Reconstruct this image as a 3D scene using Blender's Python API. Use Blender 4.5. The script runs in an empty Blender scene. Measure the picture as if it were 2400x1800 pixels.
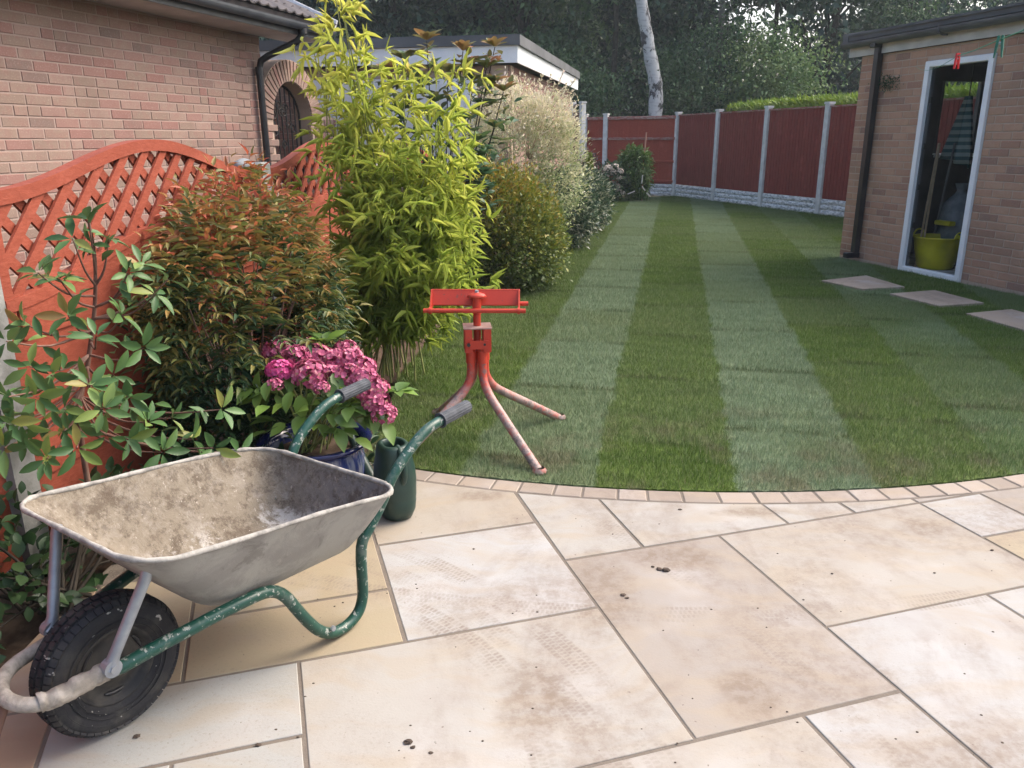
import bpy, math, random
import numpy as np
from mathutils import Vector, Matrix

scene = bpy.context.scene
col = scene.collection
RNG = np.random.default_rng(7)
random.seed(7)

# ------------------------------------------------------------------ camera, world, sun, exposure
CAM_H, PITCH, ROLL, FPX = 1.406, 0.297, -0.005, 1870.0 / 2400.0
fwd = Vector((0, math.cos(PITCH), -math.sin(PITCH)))
rgt0 = Vector((1, 0, 0)); up0 = Vector((0, math.sin(PITCH), math.cos(PITCH)))
rgt = math.cos(ROLL) * rgt0 + math.sin(ROLL) * up0
upv = -math.sin(ROLL) * rgt0 + math.cos(ROLL) * up0
camd = bpy.data.cameras.new('camera'); cam = bpy.data.objects.new('camera', camd); col.objects.link(cam)
M = Matrix.Identity(4)
for i in range(3):
    M[i][0], M[i][1], M[i][2] = rgt[i], upv[i], -fwd[i]
M[2][3] = CAM_H
cam.matrix_world = M
camd.sensor_width = 36.0; camd.lens = 36.0 * FPX; camd.clip_start = 0.05; camd.clip_end = 600
scene.camera = cam

SUN_EL, SUN_AZ = math.radians(48), math.radians(66)      # azimuth measured from +Y towards +X
w = bpy.data.worlds.new("World"); scene.world = w; w.use_nodes = True
wn = w.node_tree; wn.nodes.clear()
sky = wn.nodes.new('ShaderNodeTexSky'); sky.sky_type = 'NISHITA'; sky.sun_disc = False
sky.sun_elevation = SUN_EL; sky.sun_rotation = SUN_AZ
sky.air_density = 1.0; sky.dust_density = 6.0; sky.ozone_density = 0.8
bg = wn.nodes.new('ShaderNodeBackground'); bg.inputs['Strength'].default_value = 0.15
wo = wn.nodes.new('ShaderNodeOutputWorld')
wn.links.new(sky.outputs[0], bg.inputs[0]); wn.links.new(bg.outputs[0], wo.inputs[0])
sl = bpy.data.lights.new('sun', 'SUN'); sl.energy = 0.62; sl.angle = math.radians(36); sl.color = (1.0, 0.975, 0.94)
so = bpy.data.objects.new('sun', sl); col.objects.link(so)
sd = Vector((math.sin(SUN_AZ) * math.cos(SUN_EL), math.cos(SUN_AZ) * math.cos(SUN_EL), math.sin(SUN_EL)))
so.rotation_euler = sd.to_track_quat('Z', 'Y').to_euler(); so.location = (30, 10, 40)
vs = scene.view_settings
vs.view_transform = 'Standard'; vs.look = 'None'; vs.gamma = 1.0; vs.exposure = 1.45; vs.use_curve_mapping = False
scene.cycles.max_bounces = 6; scene.cycles.transparent_max_bounces = 6

# ------------------------------------------------------------------ helpers: picture ray -> world point
def ray(x, y):
    d = fwd + (x - 1200) / 1870 * rgt - (y - 900) / 1870 * upv
    return np.array(d)
CP = np.array([0, 0, CAM_H])
def G(x, y, z=0.0):
    d = ray(x, y); return CP + d * ((z - CP[2]) / d[2])
def onY(x, y, Y):
    d = ray(x, y); return CP + d * (Y / d[1])

# ------------------------------------------------------------------ node helper
class NM:
    def __init__(s, name):
        s.m = bpy.data.materials.new(name); s.m.use_nodes = True
        s.t = s.m.node_tree; s.t.nodes.clear()
        s.out = s.t.nodes.new('ShaderNodeOutputMaterial')
    def put(s, sock, v):
        if v is None: return
        if isinstance(v, bpy.types.NodeSocket): s.t.links.new(v, sock)
        else:
            if sock.type == 'RGBA' and len(v) == 3: v = (*v, 1)
            sock.default_value = v
    def n(s, typ, ins=None, **props):
        nd = s.t.nodes.new('ShaderNode' + typ)
        for k, v in props.items(): setattr(nd, k, v)
        for k, v in (ins or {}).items(): s.put(nd.inputs[k], v)
        return nd
    def math(s, op, a, b=None, c=None, clamp=False):
        nd = s.n('Math', operation=op, use_clamp=clamp)
        s.put(nd.inputs[0], a); s.put(nd.inputs[1], b); s.put(nd.inputs[2], c)
        return nd.outputs[0]
    def noise(s, vec, scale, detail=4, rough=0.55, dist=0.0, o='Fac'):
        nd = s.n('TexNoise', {'Scale': scale, 'Detail': detail, 'Roughness': rough, 'Distortion': dist}); s.put(nd.inputs['Vector'], vec)
        return nd.outputs[o]
    def wn(s, vec):
        return s.n('TexWhiteNoise', {'Vector': vec}, noise_dimensions='3D').outputs['Value']
    def ramp(s, f, stops, interp='LINEAR'):
        nd = s.n('ValToRGB'); cr = nd.color_ramp; cr.interpolation = interp
        while len(cr.elements) < len(stops): cr.elements.new(0.5)
        for e, (p, c) in zip(cr.elements, stops):
            e.position = p; e.color = (*c, 1) if len(c) == 3 else c
        s.put(nd.inputs[0], f); return nd.outputs[0]
    def step(s, f, a, b):
        nd = s.n('MapRange', {'From Min': a, 'From Max': b}, clamp=True, interpolation_type='SMOOTHSTEP'); s.put(nd.inputs[0], f); return nd.outputs[0]
    def mix(s, f, a, b, blend='MIX'):
        nd = s.n('Mix', data_type='RGBA', blend_type=blend)
        s.put(nd.inputs[0], f); s.put(nd.inputs[6], a); s.put(nd.inputs[7], b); return nd.outputs[2]
    def obj(s): return s.n('TexCoord').outputs['Object']
    def pos(s): return s.n('NewGeometry').outputs['Position']
    def orand(s): return s.n('ObjectInfo').outputs['Random']
    def ocol(s): return s.n('ObjectInfo').outputs['Color']
    def irand(s): return s.n('NewGeometry').outputs['Random Per Island']
    def rand(s): return s.math('FRACT', s.math('ADD', s.orand(), s.irand()))
    def xyz(s, v):
        nd = s.n('SeparateXYZ'); s.put(nd.inputs[0], v); return nd.outputs
    def comb(s, x, y, z=0.0):
        nd = s.n('CombineXYZ'); s.put(nd.inputs[0], x); s.put(nd.inputs[1], y); s.put(nd.inputs[2], z); return nd.outputs[0]
    def vadd(s, a, b):
        nd = s.n('VectorMath', operation='ADD'); s.put(nd.inputs[0], a); s.put(nd.inputs[1], b); return nd.outputs[0]
    def vmul(s, a, b):
        nd = s.n('VectorMath', operation='MULTIPLY'); s.put(nd.inputs[0], a); s.put(nd.inputs[1], b); return nd.outputs[0]
    def rnoise(s, scale, detail=4, **k):           # object-space noise offset by a per-object random
        r = s.orand(); return s.noise(s.vadd(s.obj(), s.comb(s.math('MULTIPLY', r, 37.0), s.math('MULTIPLY', r, 91.0), r)), scale, detail, **k)
    def bump(s, h, strength=0.5, dist=0.01):
        return s.n('Bump', {'Height': h, 'Strength': strength, 'Distance': dist}).outputs[0]
    def pbr(s, c, rough=0.6, metal=0.0, normal=None, spec=0.5, **k):
        p = s.n('BsdfPrincipled', {'Base Color': c, 'Roughness': rough, 'Metallic': metal, 'Specular IOR Level': spec})
        if normal is not None: s.put(p.inputs['Normal'], normal)
        for kk, v in k.items(): s.put(p.inputs[kk], v)
        s.t.links.new(p.outputs[0], s.out.inputs[0]); return s.m
    def leaf(s, c, rough=0.45, trans=0.3, spec=0.4, tc=None):
        p = s.n('BsdfPrincipled', {'Base Color': c, 'Roughness': rough, 'Specular IOR Level': spec})
        t = s.n('BsdfTranslucent', {'Color': tc if tc is not None else c})
        mx = s.n('MixShader', {0: trans}); s.t.links.new(p.outputs[0], mx.inputs[1]); s.t.links.new(t.outputs[0], mx.inputs[2])
        s.t.links.new(mx.outputs[0], s.out.inputs[0]); return s.m

# ------------------------------------------------------------------ materials
def m_brick(name, stops):
    s = NM(name); r = s.rand()
    c = s.ramp(s.wn(s.comb(r, r, 0.3)), stops)
    c = s.mix(0.22, c, stops[len(stops) // 2 - 1][1])
    n1 = s.rnoise(14, 4); n2 = s.rnoise(90, 3)
    c = s.mix(s.math('MULTIPLY', s.step(n1, 0.4, 0.72), 0.55), c, stops[len(stops) // 2][1])
    c = s.mix(s.math('MULTIPLY', s.step(n2, 0.5, 0.8), 0.35), c, (0.5, 0.42, 0.36))
    pz = s.xyz(s.pos())
    dirt = s.math('MULTIPLY', s.step(s.noise(s.pos(), 1.3, 4), 0.45, 0.7), 0.3)
    c = s.mix(dirt, c, (0.13, 0.10, 0.085))
    return s.pbr(c, 0.9, normal=s.bump(s.rnoise(120, 4), 0.5, 0.004), spec=0.2)
BR_HOUSE = m_brick('brick_pink', [(0.0, (0.255, 0.185, 0.145)), (0.3, (0.30, 0.215, 0.17)), (0.52, (0.325, 0.225, 0.185)), (0.70, (0.30, 0.165, 0.14)), (0.86, (0.27, 0.13, 0.112)), (0.94, (0.20, 0.142, 0.122)), (1.0, (0.165, 0.125, 0.108))])
BR_GAR = m_brick('brick_brown', [(0.0, (0.35, 0.21, 0.135)), (0.3, (0.41, 0.245, 0.165)), (0.6, (0.44, 0.27, 0.185)), (0.80, (0.37, 0.20, 0.135)), (0.92, (0.25, 0.135, 0.105)), (1.0, (0.20, 0.135, 0.115))])
def m_mortar(name, c, c2):
    s = NM(name); n = s.noise(s.pos(), 25, 5)
    return s.pbr(s.mix(n, c, c2), 0.95, normal=s.bump(s.noise(s.pos(), 160, 4), 0.6, 0.004), spec=0.1)
MORTAR = m_mortar('mortar', (0.33, 0.25, 0.215), (0.40, 0.305, 0.265))
MORTAR2 = m_mortar('mortar_grey', (0.38, 0.285, 0.22), (0.47, 0.36, 0.29))
JOINT = m_mortar('paving_joint', (0.13, 0.11, 0.092), (0.20, 0.17, 0.14))

def m_slab():
    s = NM('sandstone_paving'); oc = s.ocol(); P = s.pos(); r = s.orand()
    off = s.comb(s.math('MULTIPLY', r, 53.0), s.math('MULTIPLY', r, 17.0), 0)
    pv = s.vadd(P, off)
    warp = s.noise(pv, 1.6, 3, o='Color')
    vein = s.noise(s.vmul(s.vadd(pv, s.vmul(warp, (0.5, 0.5, 0))), (1.2, 5.0, 1)), 2.2, 4)
    c = s.mix(s.math('MULTIPLY', s.step(vein, 0.38, 0.68), 0.42), oc, (0.325, 0.258, 0.175))
    white = s.step(s.noise(pv, 2.6, 3), 0.5, 0.75)
    c = s.mix(s.math('MULTIPLY', white, 0.5), c, (0.415, 0.405, 0.395))
    pink = s.step(s.noise(s.vadd(pv, (4, 9, 0)), 3.4, 4), 0.45, 0.8)
    c = s.mix(s.math('MULTIPLY', pink, 0.4), c, (0.282, 0.245, 0.22))
    # mud film, drifted in the middle and right of the patio
    x, y, z = s.xyz(P)[0:3]
    mudreg = s.step(x, -0.9, 0.35)
    n1 = s.noise(P, 1.7, 5, 0.62); n2 = s.noise(P, 24, 5, 0.7); n3 = s.noise(P, 90, 3, 0.7)
    mud = s.math('MULTIPLY', s.step(n1, 0.44, 0.66), s.math('ADD', 0.35, s.math('MULTIPLY', s.step(n2, 0.42, 0.62), 0.65)))
    mud = s.math('MULTIPLY', mud, mudreg)
    fine = s.math('MULTIPLY', s.math('MULTIPLY', s.step(n3, 0.55, 0.68), s.step(n1, 0.38, 0.6)), 0.35)
    # tyre tracks: rings of tread marks
    tr = None
    sm = s.noise(s.vmul(s.vadd(P, s.vmul(s.noise(P, 0.8, 2, o='Color'), (0.9, 0.9, 0))), (3.6, 1.1, 1)), 1.5, 5, 0.62)
    smear = s.math('MULTIPLY', s.step(sm, 0.46, 0.66), mudreg)
    stain = None
    for (cx, cy, rx_, ry_) in STAINS:
        dx = s.math('DIVIDE', s.math('SUBTRACT', x, cx), rx_); dy = s.math('DIVIDE', s.math('SUBTRACT', y, cy), ry_)
        d_ = s.math('ADD', s.math('SQRT', s.math('ADD', s.math('MULTIPLY', dx, dx), s.math('MULTIPLY', dy, dy))), s.math('MULTIPLY', s.math('SUBTRACT', s.noise(P, 7, 5, 0.7), 0.5), 1.3))
        q_ = s.step(d_, 1.0, 0.35); stain = q_ if stain is None else s.math('MAXIMUM', stain, q_)
    for (cx, cy, R, wd, ph, st) in TRACKS:
        dx = s.math('SUBTRACT', x, cx); dy = s.math('SUBTRACT', y, cy)
        rr = s.math('SQRT', s.math('ADD', s.math('MULTIPLY', dx, dx), s.math('MULTIPLY', dy, dy)))
        an = s.math('ARCTAN2', dy, dx)
        q = s.math('DIVIDE', s.math('SUBTRACT', rr, R), wd)
        band = s.math('SUBTRACT', 1.0, s.step(s.math('ABSOLUTE', q), 0.82, 1.0))
        row = s.math('FLOOR', s.math('MULTIPLY', q, 2.0))
        ang = s.math('ADD', s.math('MULTIPLY', an, R / 0.0150), s.math('MULTIPLY', row, 0.5))
        bl = s.step(s.math('ABSOLUTE', s.math('SUBTRACT', s.math('FRACT', ang), 0.5)), 0.12, 0.30)
        gap = s.step(s.math('ABSOLUTE', s.math('SUBTRACT', s.math('FRACT', s.math('MULTIPLY', q, 2.0)), 0.5)), 0.34, 0.46)
        t = s.math('MULTIPLY', band, s.math('MULTIPLY', bl, s.math('SUBTRACT', 1.0, gap)))
        brk = s.step(s.noise(s.vadd(P, (ph, 0, 0)), 3.2, 4, 0.65), 0.42, 0.60)
        t = s.math('MULTIPLY', t, s.math('MULTIPLY', brk, st))
        # faint smear of the whole band
        t = s.math('ADD', t, s.math('MULTIPLY', s.math('MULTIPLY', band, brk), 0.28))
        tr = t if tr is None else s.math('MAXIMUM', tr, t)
    tr = s.math('MULTIPLY', tr, s.math('ADD', 0.35, s.math('MULTIPLY', s.step(n2, 0.35, 0.6), 0.65)))
    c = s.mix(s.math('MULTIPLY', mud, 0.6), c, (0.19, 0.148, 0.118))
    grit = s.math('ADD', 0.45, s.math('MULTIPLY', s.step(n2, 0.38, 0.62), 0.55))
    c = s.mix(s.math('MULTIPLY', s.math('MULTIPLY', smear, grit), 0.52), c, (0.20, 0.158, 0.128))
    c = s.mix(s.math('MULTIPLY', s.math('MULTIPLY', stain, grit), 0.62), c, (0.165, 0.118, 0.082))
    c = s.mix(fine, c, (0.20, 0.155, 0.12))
    c = s.mix(s.math('MULTIPLY', tr, 0.6), c, (0.185, 0.145, 0.115))
    nsp = s.noise(P, 60, 2, 0.5)
    c = s.mix(s.math('MULTIPLY', s.step(nsp, 0.735, 0.76), 0.8), c, (0.13, 0.095, 0.075))
    h = s.math('ADD', s.math('MULTIPLY', s.noise(pv, 9, 4), 0.7), s.math('MULTIPLY', s.noise(P, 140, 4), 0.3))
    return s.pbr(c, 0.72, normal=s.bump(h, 0.35, 0.006), spec=0.3)
STAINS = [(0.30, 2.28, .14, .34), (0.55, 2.50, .22, .12), (1.05, 1.55, .22, .10), (0.05, 1.75, .12, .22), (0.62, 1.78, .12, .14), (1.55, 2.72, .16, .10), (-0.12, 3.02, .16, .07), (0.95, 2.86, .22, .06), (2.05, 1.62, .10, .30), (1.9, 2.2, .22, .12)]
TRACKS = [(-0.95, 1.35, 1.05, 0.05, 0, .8), (-1.6, 0.9, 2.05, 0.045, 5, .8), (-1.4, 1.0, 1.72, 0.045, 9, .6), (3.4, 1.4, 1.62, 0.05, 13, .8),
          (4.2, 1.0, 2.05, 0.045, 17, .9), (4.3, 0.8, 2.9, 0.045, 21, .7), (0.6, 6.2, 4.05, 0.045, 25, .6), (-2.9, 0.6, 3.9, 0.045, 31, .6), (5.2, 0.2, 3.1, 0.05, 37, .8)]
SLAB = m_slab()

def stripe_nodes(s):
    """mowing / turf lay stripes, their light and shade painted as colour by world position; returns (light mask, across, along)"""
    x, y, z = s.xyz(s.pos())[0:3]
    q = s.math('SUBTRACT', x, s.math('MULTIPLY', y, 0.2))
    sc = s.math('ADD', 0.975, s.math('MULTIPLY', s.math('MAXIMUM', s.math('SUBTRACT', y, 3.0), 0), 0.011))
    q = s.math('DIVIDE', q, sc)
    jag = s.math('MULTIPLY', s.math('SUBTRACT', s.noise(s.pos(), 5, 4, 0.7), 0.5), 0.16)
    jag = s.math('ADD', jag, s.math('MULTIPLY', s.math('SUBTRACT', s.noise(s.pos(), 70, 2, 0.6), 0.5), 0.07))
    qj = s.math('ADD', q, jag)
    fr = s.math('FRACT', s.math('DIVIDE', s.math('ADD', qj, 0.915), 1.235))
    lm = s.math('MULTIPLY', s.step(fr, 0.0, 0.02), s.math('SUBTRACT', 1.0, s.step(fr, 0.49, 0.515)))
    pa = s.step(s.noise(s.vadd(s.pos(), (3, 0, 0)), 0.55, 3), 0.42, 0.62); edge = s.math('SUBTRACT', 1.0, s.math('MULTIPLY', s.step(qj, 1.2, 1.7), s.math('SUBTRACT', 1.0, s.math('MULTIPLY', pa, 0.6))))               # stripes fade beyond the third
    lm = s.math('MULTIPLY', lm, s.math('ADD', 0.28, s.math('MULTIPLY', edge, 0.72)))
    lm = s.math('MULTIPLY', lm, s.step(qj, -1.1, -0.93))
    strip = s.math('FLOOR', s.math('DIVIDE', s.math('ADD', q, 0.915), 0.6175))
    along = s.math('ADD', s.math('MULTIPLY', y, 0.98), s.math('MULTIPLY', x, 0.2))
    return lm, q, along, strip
def m_grass(name, blades):
    s = NM(name); lm, q, al, strip = stripe_nodes(s); P = s.pos()
    st = s.comb(s.math('MULTIPLY', q, 1.1), s.math('MULTIPLY', al, 5.5), 0)
    streak = s.noise(st, 1.6, 4, 0.6)
    a2 = s.math('ADD', al, s.math('MULTIPLY', s.math('SUBTRACT', s.noise(P, 2.2, 3), 0.5), 0.10))
    cell = s.math('FLOOR', s.math('DIVIDE', s.math('ADD', a2, s.math('MULTIPLY', strip, 0.83)), 1.12))
    cr = s.wn(s.comb(strip, cell, 1.7))
    fa = s.math('ABSOLUTE', s.math('SUBTRACT', s.math('FRACT', s.math('DIVIDE', s.math('ADD', a2, s.math('MULTIPLY', strip, 0.83)), 1.12)), 0.5))
    seam = s.math('MULTIPLY', s.math('MULTIPLY', s.step(fa, 0.462, 0.490), s.step(s.noise(s.pos(), 3.0, 3), 0.36, 0.52)), 0.9)
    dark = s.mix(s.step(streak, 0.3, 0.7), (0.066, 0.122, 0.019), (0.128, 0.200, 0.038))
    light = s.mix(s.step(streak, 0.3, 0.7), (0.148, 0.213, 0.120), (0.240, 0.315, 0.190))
    c = s.mix(lm, dark, light)  # mown stripes' light and shade put into the grass colour
    c = s.mix(s.math('MULTIPLY', s.math('SUBTRACT', cr, 0.5), 0.9, clamp=True), c, (0.21, 0.26, 0.13))
    c = s.mix(s.math('MULTIPLY', s.step(cr, 0.5, 1.0), 0.25), c, (0.07, 0.125, 0.02))
    c = s.mix(seam, c, (0.05, 0.07, 0.02))
    big = s.noise(P, 0.9, 4, 0.6)
    c = s.mix(s.math('MULTIPLY', s.step(big, 0.50, 0.72), 0.4), c, (0.15, 0.18, 0.065))
    # thin worn turf near the front edge and beside the tripod
    y = s.xyz(P)[1]; wr = s.noise(P, 2.3, 4, 0.65)
    worn = s.math('MULTIPLY', s.math('SUBTRACT', 1.0, s.step(y, 3.3, 4.9)), s.step(wr, 0.48, 0.66))
    c = s.mix(s.math('MULTIPLY', worn, 0.75), c, (0.17, 0.155, 0.095))
    if blades:
        r = s.irand()
        c = s.mix(s.math('MULTIPLY', s.step(r, 0.86, 0.95), 0.65), c, (0.34, 0.31, 0.19))
        c = s.mix(s.math('MULTIPLY', s.wn(s.comb(r, r, r)), 0.3), c, (0.07, 0.11, 0.024))
        return s.leaf(c, 0.5, 0.25, 0.3)
    c = s.mix(0.25, c, (0.065, 0.055, 0.03))
    return s.pbr(c, 0.95, normal=s.bump(s.noise(P, 160, 4), 0.8, 0.01), spec=0.1)
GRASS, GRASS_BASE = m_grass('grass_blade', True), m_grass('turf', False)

def m_simple(name, c, c2=None, scale=8, rough=0.6, metal=0.0, bs=60, bst=0.2, spec=0.4, detail=4):
    s = NM(name); n = s.noise(s.obj(), scale, detail)
    c2 = c2 or tuple(x * 0.75 for x in c)
    return s.pbr(s.mix(s.step(n, 0.35, 0.65), c, c2), rough, metal, normal=s.bump(s.noise(s.obj(), bs, 4), bst, 0.004), spec=spec)
SOIL = m_simple('soil', (0.055, 0.038, 0.027), (0.10, 0.072, 0.052), 18, 0.98, bs=60, bst=1.0, spec=0.1)
GROUND = m_simple('ground', (0.045, 0.055, 0.025), (0.07, 0.06, 0.035), 0.7, 0.98, bs=20, bst=0.8, spec=0.1)
def m_wood(name, c, c2, stretch=(1, 1, 14), rough=0.7):
    s = NM(name); r = s.orand()
    v = s.vadd(s.vmul(s.obj(), (1, 1, 1)), s.comb(s.math('MULTIPLY', r, 31.0), r, s.math('MULTIPLY', r, 7.0)))
    g = s.noise(s.vmul(v, stretch), 6, 4, 0.65, 0.6)
    cc = s.mix(s.step(g, 0.35, 0.7), c, c2)
    cc = s.mix(s.math('MULTIPLY', r, 0.25), cc, tuple(x * 0.7 for x in c))
    cc = s.mix(s.math('MULTIPLY', s.step(s.noise(v, 3, 5, 0.7), 0.55, 0.72), 0.35), cc, tuple(min(1, x * 1.5 + 0.03) for x in c2))
    cc = s.mix(s.math('MULTIPLY', s.step(s.noise(s.vmul(v, (9, 9, 9)), 2.2, 5, 0.7), 0.5, 0.75), 0.3), cc, tuple(x * 0.55 for x in c))
    return s.pbr(cc, rough, normal=s.bump(g, 0.5, 0.004), spec=0.25)
TERRA = m_wood('orange_stained_wood', (0.25, 0.055, 0.030), (0.31, 0.078, 0.046), (5, 5, 16))
FENCEV = m_wood('red_stained_board', (0.175, 0.026, 0.020), (0.27, 0.050, 0.036), (22, 22, 0.7), 0.8)
FENCEH = m_wood('red_stained_panel', (0.26, 0.038, 0.020), (0.33, 0.058, 0.034), (4, 4, 8), 0.8)
RAILW = m_wood('weathered_red_rail', (0.28, 0.075, 0.055), (0.36, 0.27, 0.24), (1.5, 1.5, 5), 0.85)
BROWNF = m_wood('weathered_brown_board', (0.16, 0.085, 0.06), (0.23, 0.14, 0.10), (4, 4, 10), 0.85)
CONC = m_simple('concrete', (0.50, 0.50, 0.48), (0.60, 0.60, 0.58), 9, 0.9, bs=90, bst=0.5, spec=0.15)
CONCD = m_simple('weathered_concrete', (0.22, 0.22, 0.20), (0.36, 0.36, 0.34), 7, 0.9, bs=90, bst=0.6, spec=0.15)
def m_rock():
    s = NM('rock_face_concrete'); n = s.noise(s.obj(), 4, 5, 0.6); n2 = s.noise(s.vmul(s.obj(), (4, 4, 12)), 3, 5, 0.65)
    c = s.mix(s.step(n2, 0.38, 0.55), (0.30, 0.31, 0.31), (0.66, 0.66, 0.65))
    return s.pbr(c, 0.9, normal=s.bump(n2, 0.8, 0.02), spec=0.15)
ROCK = m_rock()
WHITE = m_simple('white_pvc', (0.78, 0.80, 0.82), (0.72, 0.74, 0.77), 5, 0.35, spec=0.5, bst=0.03)
WHITED = m_simple('white_painted_board', (0.74, 0.76, 0.79), (0.62, 0.64, 0.66), 2, 0.5, bst=0.05)
CREAM = m_simple('old_white_fascia', (0.52, 0.51, 0.47), (0.42, 0.41, 0.38), 4, 0.7, bst=0.1)
BLACKP = m_simple('black_pvc', (0.012, 0.012, 0.014), (0.022, 0.022, 0.026), 4, 0.35, bst=0.05, spec=0.5)
GREYP = m_simple('dark_grey_gutter', (0.055, 0.062, 0.072), (0.085, 0.093, 0.105), 4, 0.42, bst=0.05)
FELT = m_simple('grey_roof_felt', (0.085, 0.09, 0.098), (0.12, 0.126, 0.135), 2.5, 0.7, bs=40, bst=0.15)
TILE = m_simple('dark_roof_tile', (0.075, 0.068, 0.072), (0.13, 0.115, 0.115), 7, 0.8, bs=70, bst=0.4)
SOFFIT = m_simple('soffit_board', (0.42, 0.40, 0.40), (0.50, 0.48, 0.48), 4, 0.6)
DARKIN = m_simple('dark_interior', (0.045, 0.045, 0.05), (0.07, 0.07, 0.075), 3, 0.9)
IRON = m_simple('black_iron', (0.012, 0.012, 0.014), (0.03, 0.026, 0.022), 20, 0.6, 0.3)
def m_greenpaint():
    s = NM('green_painted_tube'); o = s.obj(); x, y, z = s.xyz(o)[0:3]
    c = s.mix(s.noise(o, 9, 3), (0.005, 0.044, 0.031), (0.009, 0.064, 0.045))
    sp = s.step(s.noise(o, 55, 4, 0.65), 0.585, 0.63)
    du = s.step(s.noise(o, 13, 5, 0.7), 0.53, 0.68)
    c = s.mix(s.math('MULTIPLY', du, 0.45), c, (0.20, 0.215, 0.19))
    c = s.mix(s.math('MULTIPLY', sp, 0.7), c, (0.38, 0.38, 0.345))
    return s.pbr(c, s.mix(du, (0.35,) * 3, (0.8,) * 3), normal=s.bump(s.noise(o, 60, 4), 0.25, 0.003), spec=0.5)
GREENT = m_greenpaint()
GALV = m_simple('galvanised_steel', (0.36, 0.39, 0.42), (0.27, 0.29, 0.32), 14, 0.5, 0.55, bs=50, bst=0.15)
def m_tray(inner):
    s = NM('tray_inside' if inner else 'tray_outside'); o = s.obj()
    n1 = s.noise(o, 5, 6, 0.68, 0.6); n2 = s.noise(o, 24, 6, 0.75, 0.4); n3 = s.noise(s.vadd(o, (3, 3, 3)), 8, 6, 0.7, 0.8)
    if inner:
        x = s.xyz(o)[0]
        c = s.mix(s.step(s.math('ADD', x, s.math('MULTIPLY', n1, 0.5)), -0.62, -0.32), (0.205, 0.175, 0.135), (0.175, 0.163, 0.158))
        nb2 = s.noise(o, 16, 8, 0.8, 0.0)
        c = s.mix(s.math('MULTIPLY', s.step(nb2, 0.46, 0.60), 0.7), c, (0.080, 0.060, 0.044))
        c = s.mix(s.math('MULTIPLY', s.step(s.noise(o, 38, 6, 0.8), 0.50, 0.66), 0.6), c, (0.30, 0.265, 0.215))
        c = s.mix(s.math('MULTIPLY', s.step(s.noise(s.vadd(o, (2, 2, 2)), 7, 7, 0.75), 0.54, 0.64), 0.65), c, (0.105, 0.080, 0.060))
        z = s.xyz(o)[2]
        fl = s.math('SUBTRACT', 1.0, s.step(z, 0.24, 0.33))
        wm = s.math('MULTIPLY', s.step(s.noise(s.vadd(o, (7, 1, 2)), 11, 8, 0.78, 0.2), 0.50, 0.60), s.math('ADD', 0.10, s.math('MULTIPLY', fl, 0.75)))
        c = s.mix(s.math('MULTIPLY', wm, 0.85), c, (0.52, 0.50, 0.47))
        c = s.mix(s.step(s.noise(o, 70, 3, 0.7), 0.66, 0.72), c, (0.38, 0.34, 0.29))
        return s.pbr(c, 0.9, normal=s.bump(s.math('ADD', s.math('MULTIPLY', n2, 0.6), n3), 0.8, 0.008), spec=0.15)
    c = s.mix(s.step(n1, 0.42, 0.62), (0.33, 0.32, 0.295), (0.245, 0.235, 0.22))
    c = s.mix(s.math('MULTIPLY', s.step(n3, 0.56, 0.66), 0.6), c, (0.14, 0.13, 0.12))
    c = s.mix(s.math('MULTIPLY', s.step(n2, 0.6, 0.7), 0.4), c, (0.38, 0.365, 0.33))
    return s.pbr(c, 0.62, 0.15, normal=s.bump(n2, 0.3, 0.004), spec=0.35)
TRAYI, TRAYO = m_tray(True), m_tray(False)
RIMM = m_simple('cement_dusted_rim', (0.35, 0.335, 0.305), (0.20, 0.19, 0.175), 30, 0.85, bs=60, bst=0.8, spec=0.2)
CRUST = m_simple('dried_mortar_crust', (0.36, 0.325, 0.285), (0.22, 0.195, 0.165), 30, 0.95, bs=60, bst=1.0, spec=0.1)
def m_rubber():
    s = NM('muddy_rubber'); o = s.obj(); n = s.noise(o, 11, 5, 0.7)
    c = s.mix(s.math('MULTIPLY', s.step(n, 0.45, 0.7), 0.5), (0.022, 0.022, 0.025), (0.085, 0.078, 0.066))
    c = s.mix(s.step(s.noise(o, 45, 3), 0.68, 0.72), c, (0.34, 0.33, 0.30))
    return s.pbr(c, 0.75, normal=s.bump(s.noise(o, 60, 4), 0.4, 0.004), spec=0.3)
RUBBER = m_rubber()
GRIP = m_simple('grey_rubber_grip', (0.045, 0.05, 0.06), (0.08, 0.088, 0.10), 25, 0.7, bs=90, bst=0.3)
def m_orange(legs):
    s = NM('red_paint_worn' if legs else 'red_paint'); o = s.obj(); x, y, z = s.xyz(o)[0:3]
    c = s.mix(s.noise(o, 12, 4), (0.54, 0.050, 0.020), (0.42, 0.036, 0.020))
    c = s.mix(s.math('MULTIPLY', s.step(s.noise(o, 40, 4, 0.7), 0.62, 0.68), 0.7), c, (0.14, 0.07, 0.05))
    if legs:                                       # paint worn and caked with grey cement dust towards the feet
        n = s.math('SUBTRACT', s.noise(o, 16, 5, 0.7), 0.5)
        f = s.step(s.math('ADD', z, s.math('MULTIPLY', n, 0.35)), 0.42, 0.20)
        c = s.mix(s.math('MULTIPLY', s.math('MULTIPLY', f, 0.92), s.math('ADD', 0.45, s.math('MULTIPLY', s.step(s.noise(o, 34, 4, 0.7), 0.36, 0.52), 0.55))), c, (0.33, 0.27, 0.24))
        c = s.mix(s.math('MULTIPLY', s.step(s.noise(s.vadd(o, (5, 5, 5)), 24, 5, 0.7), 0.54, 0.60), 0.75), c, (0.15, 0.125, 0.12))
    return s.pbr(c, 0.5, normal=s.bump(s.noise(o, 60, 4), 0.15, 0.003), spec=0.4)
RED, REDL = m_orange(False), m_orange(True)
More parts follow.
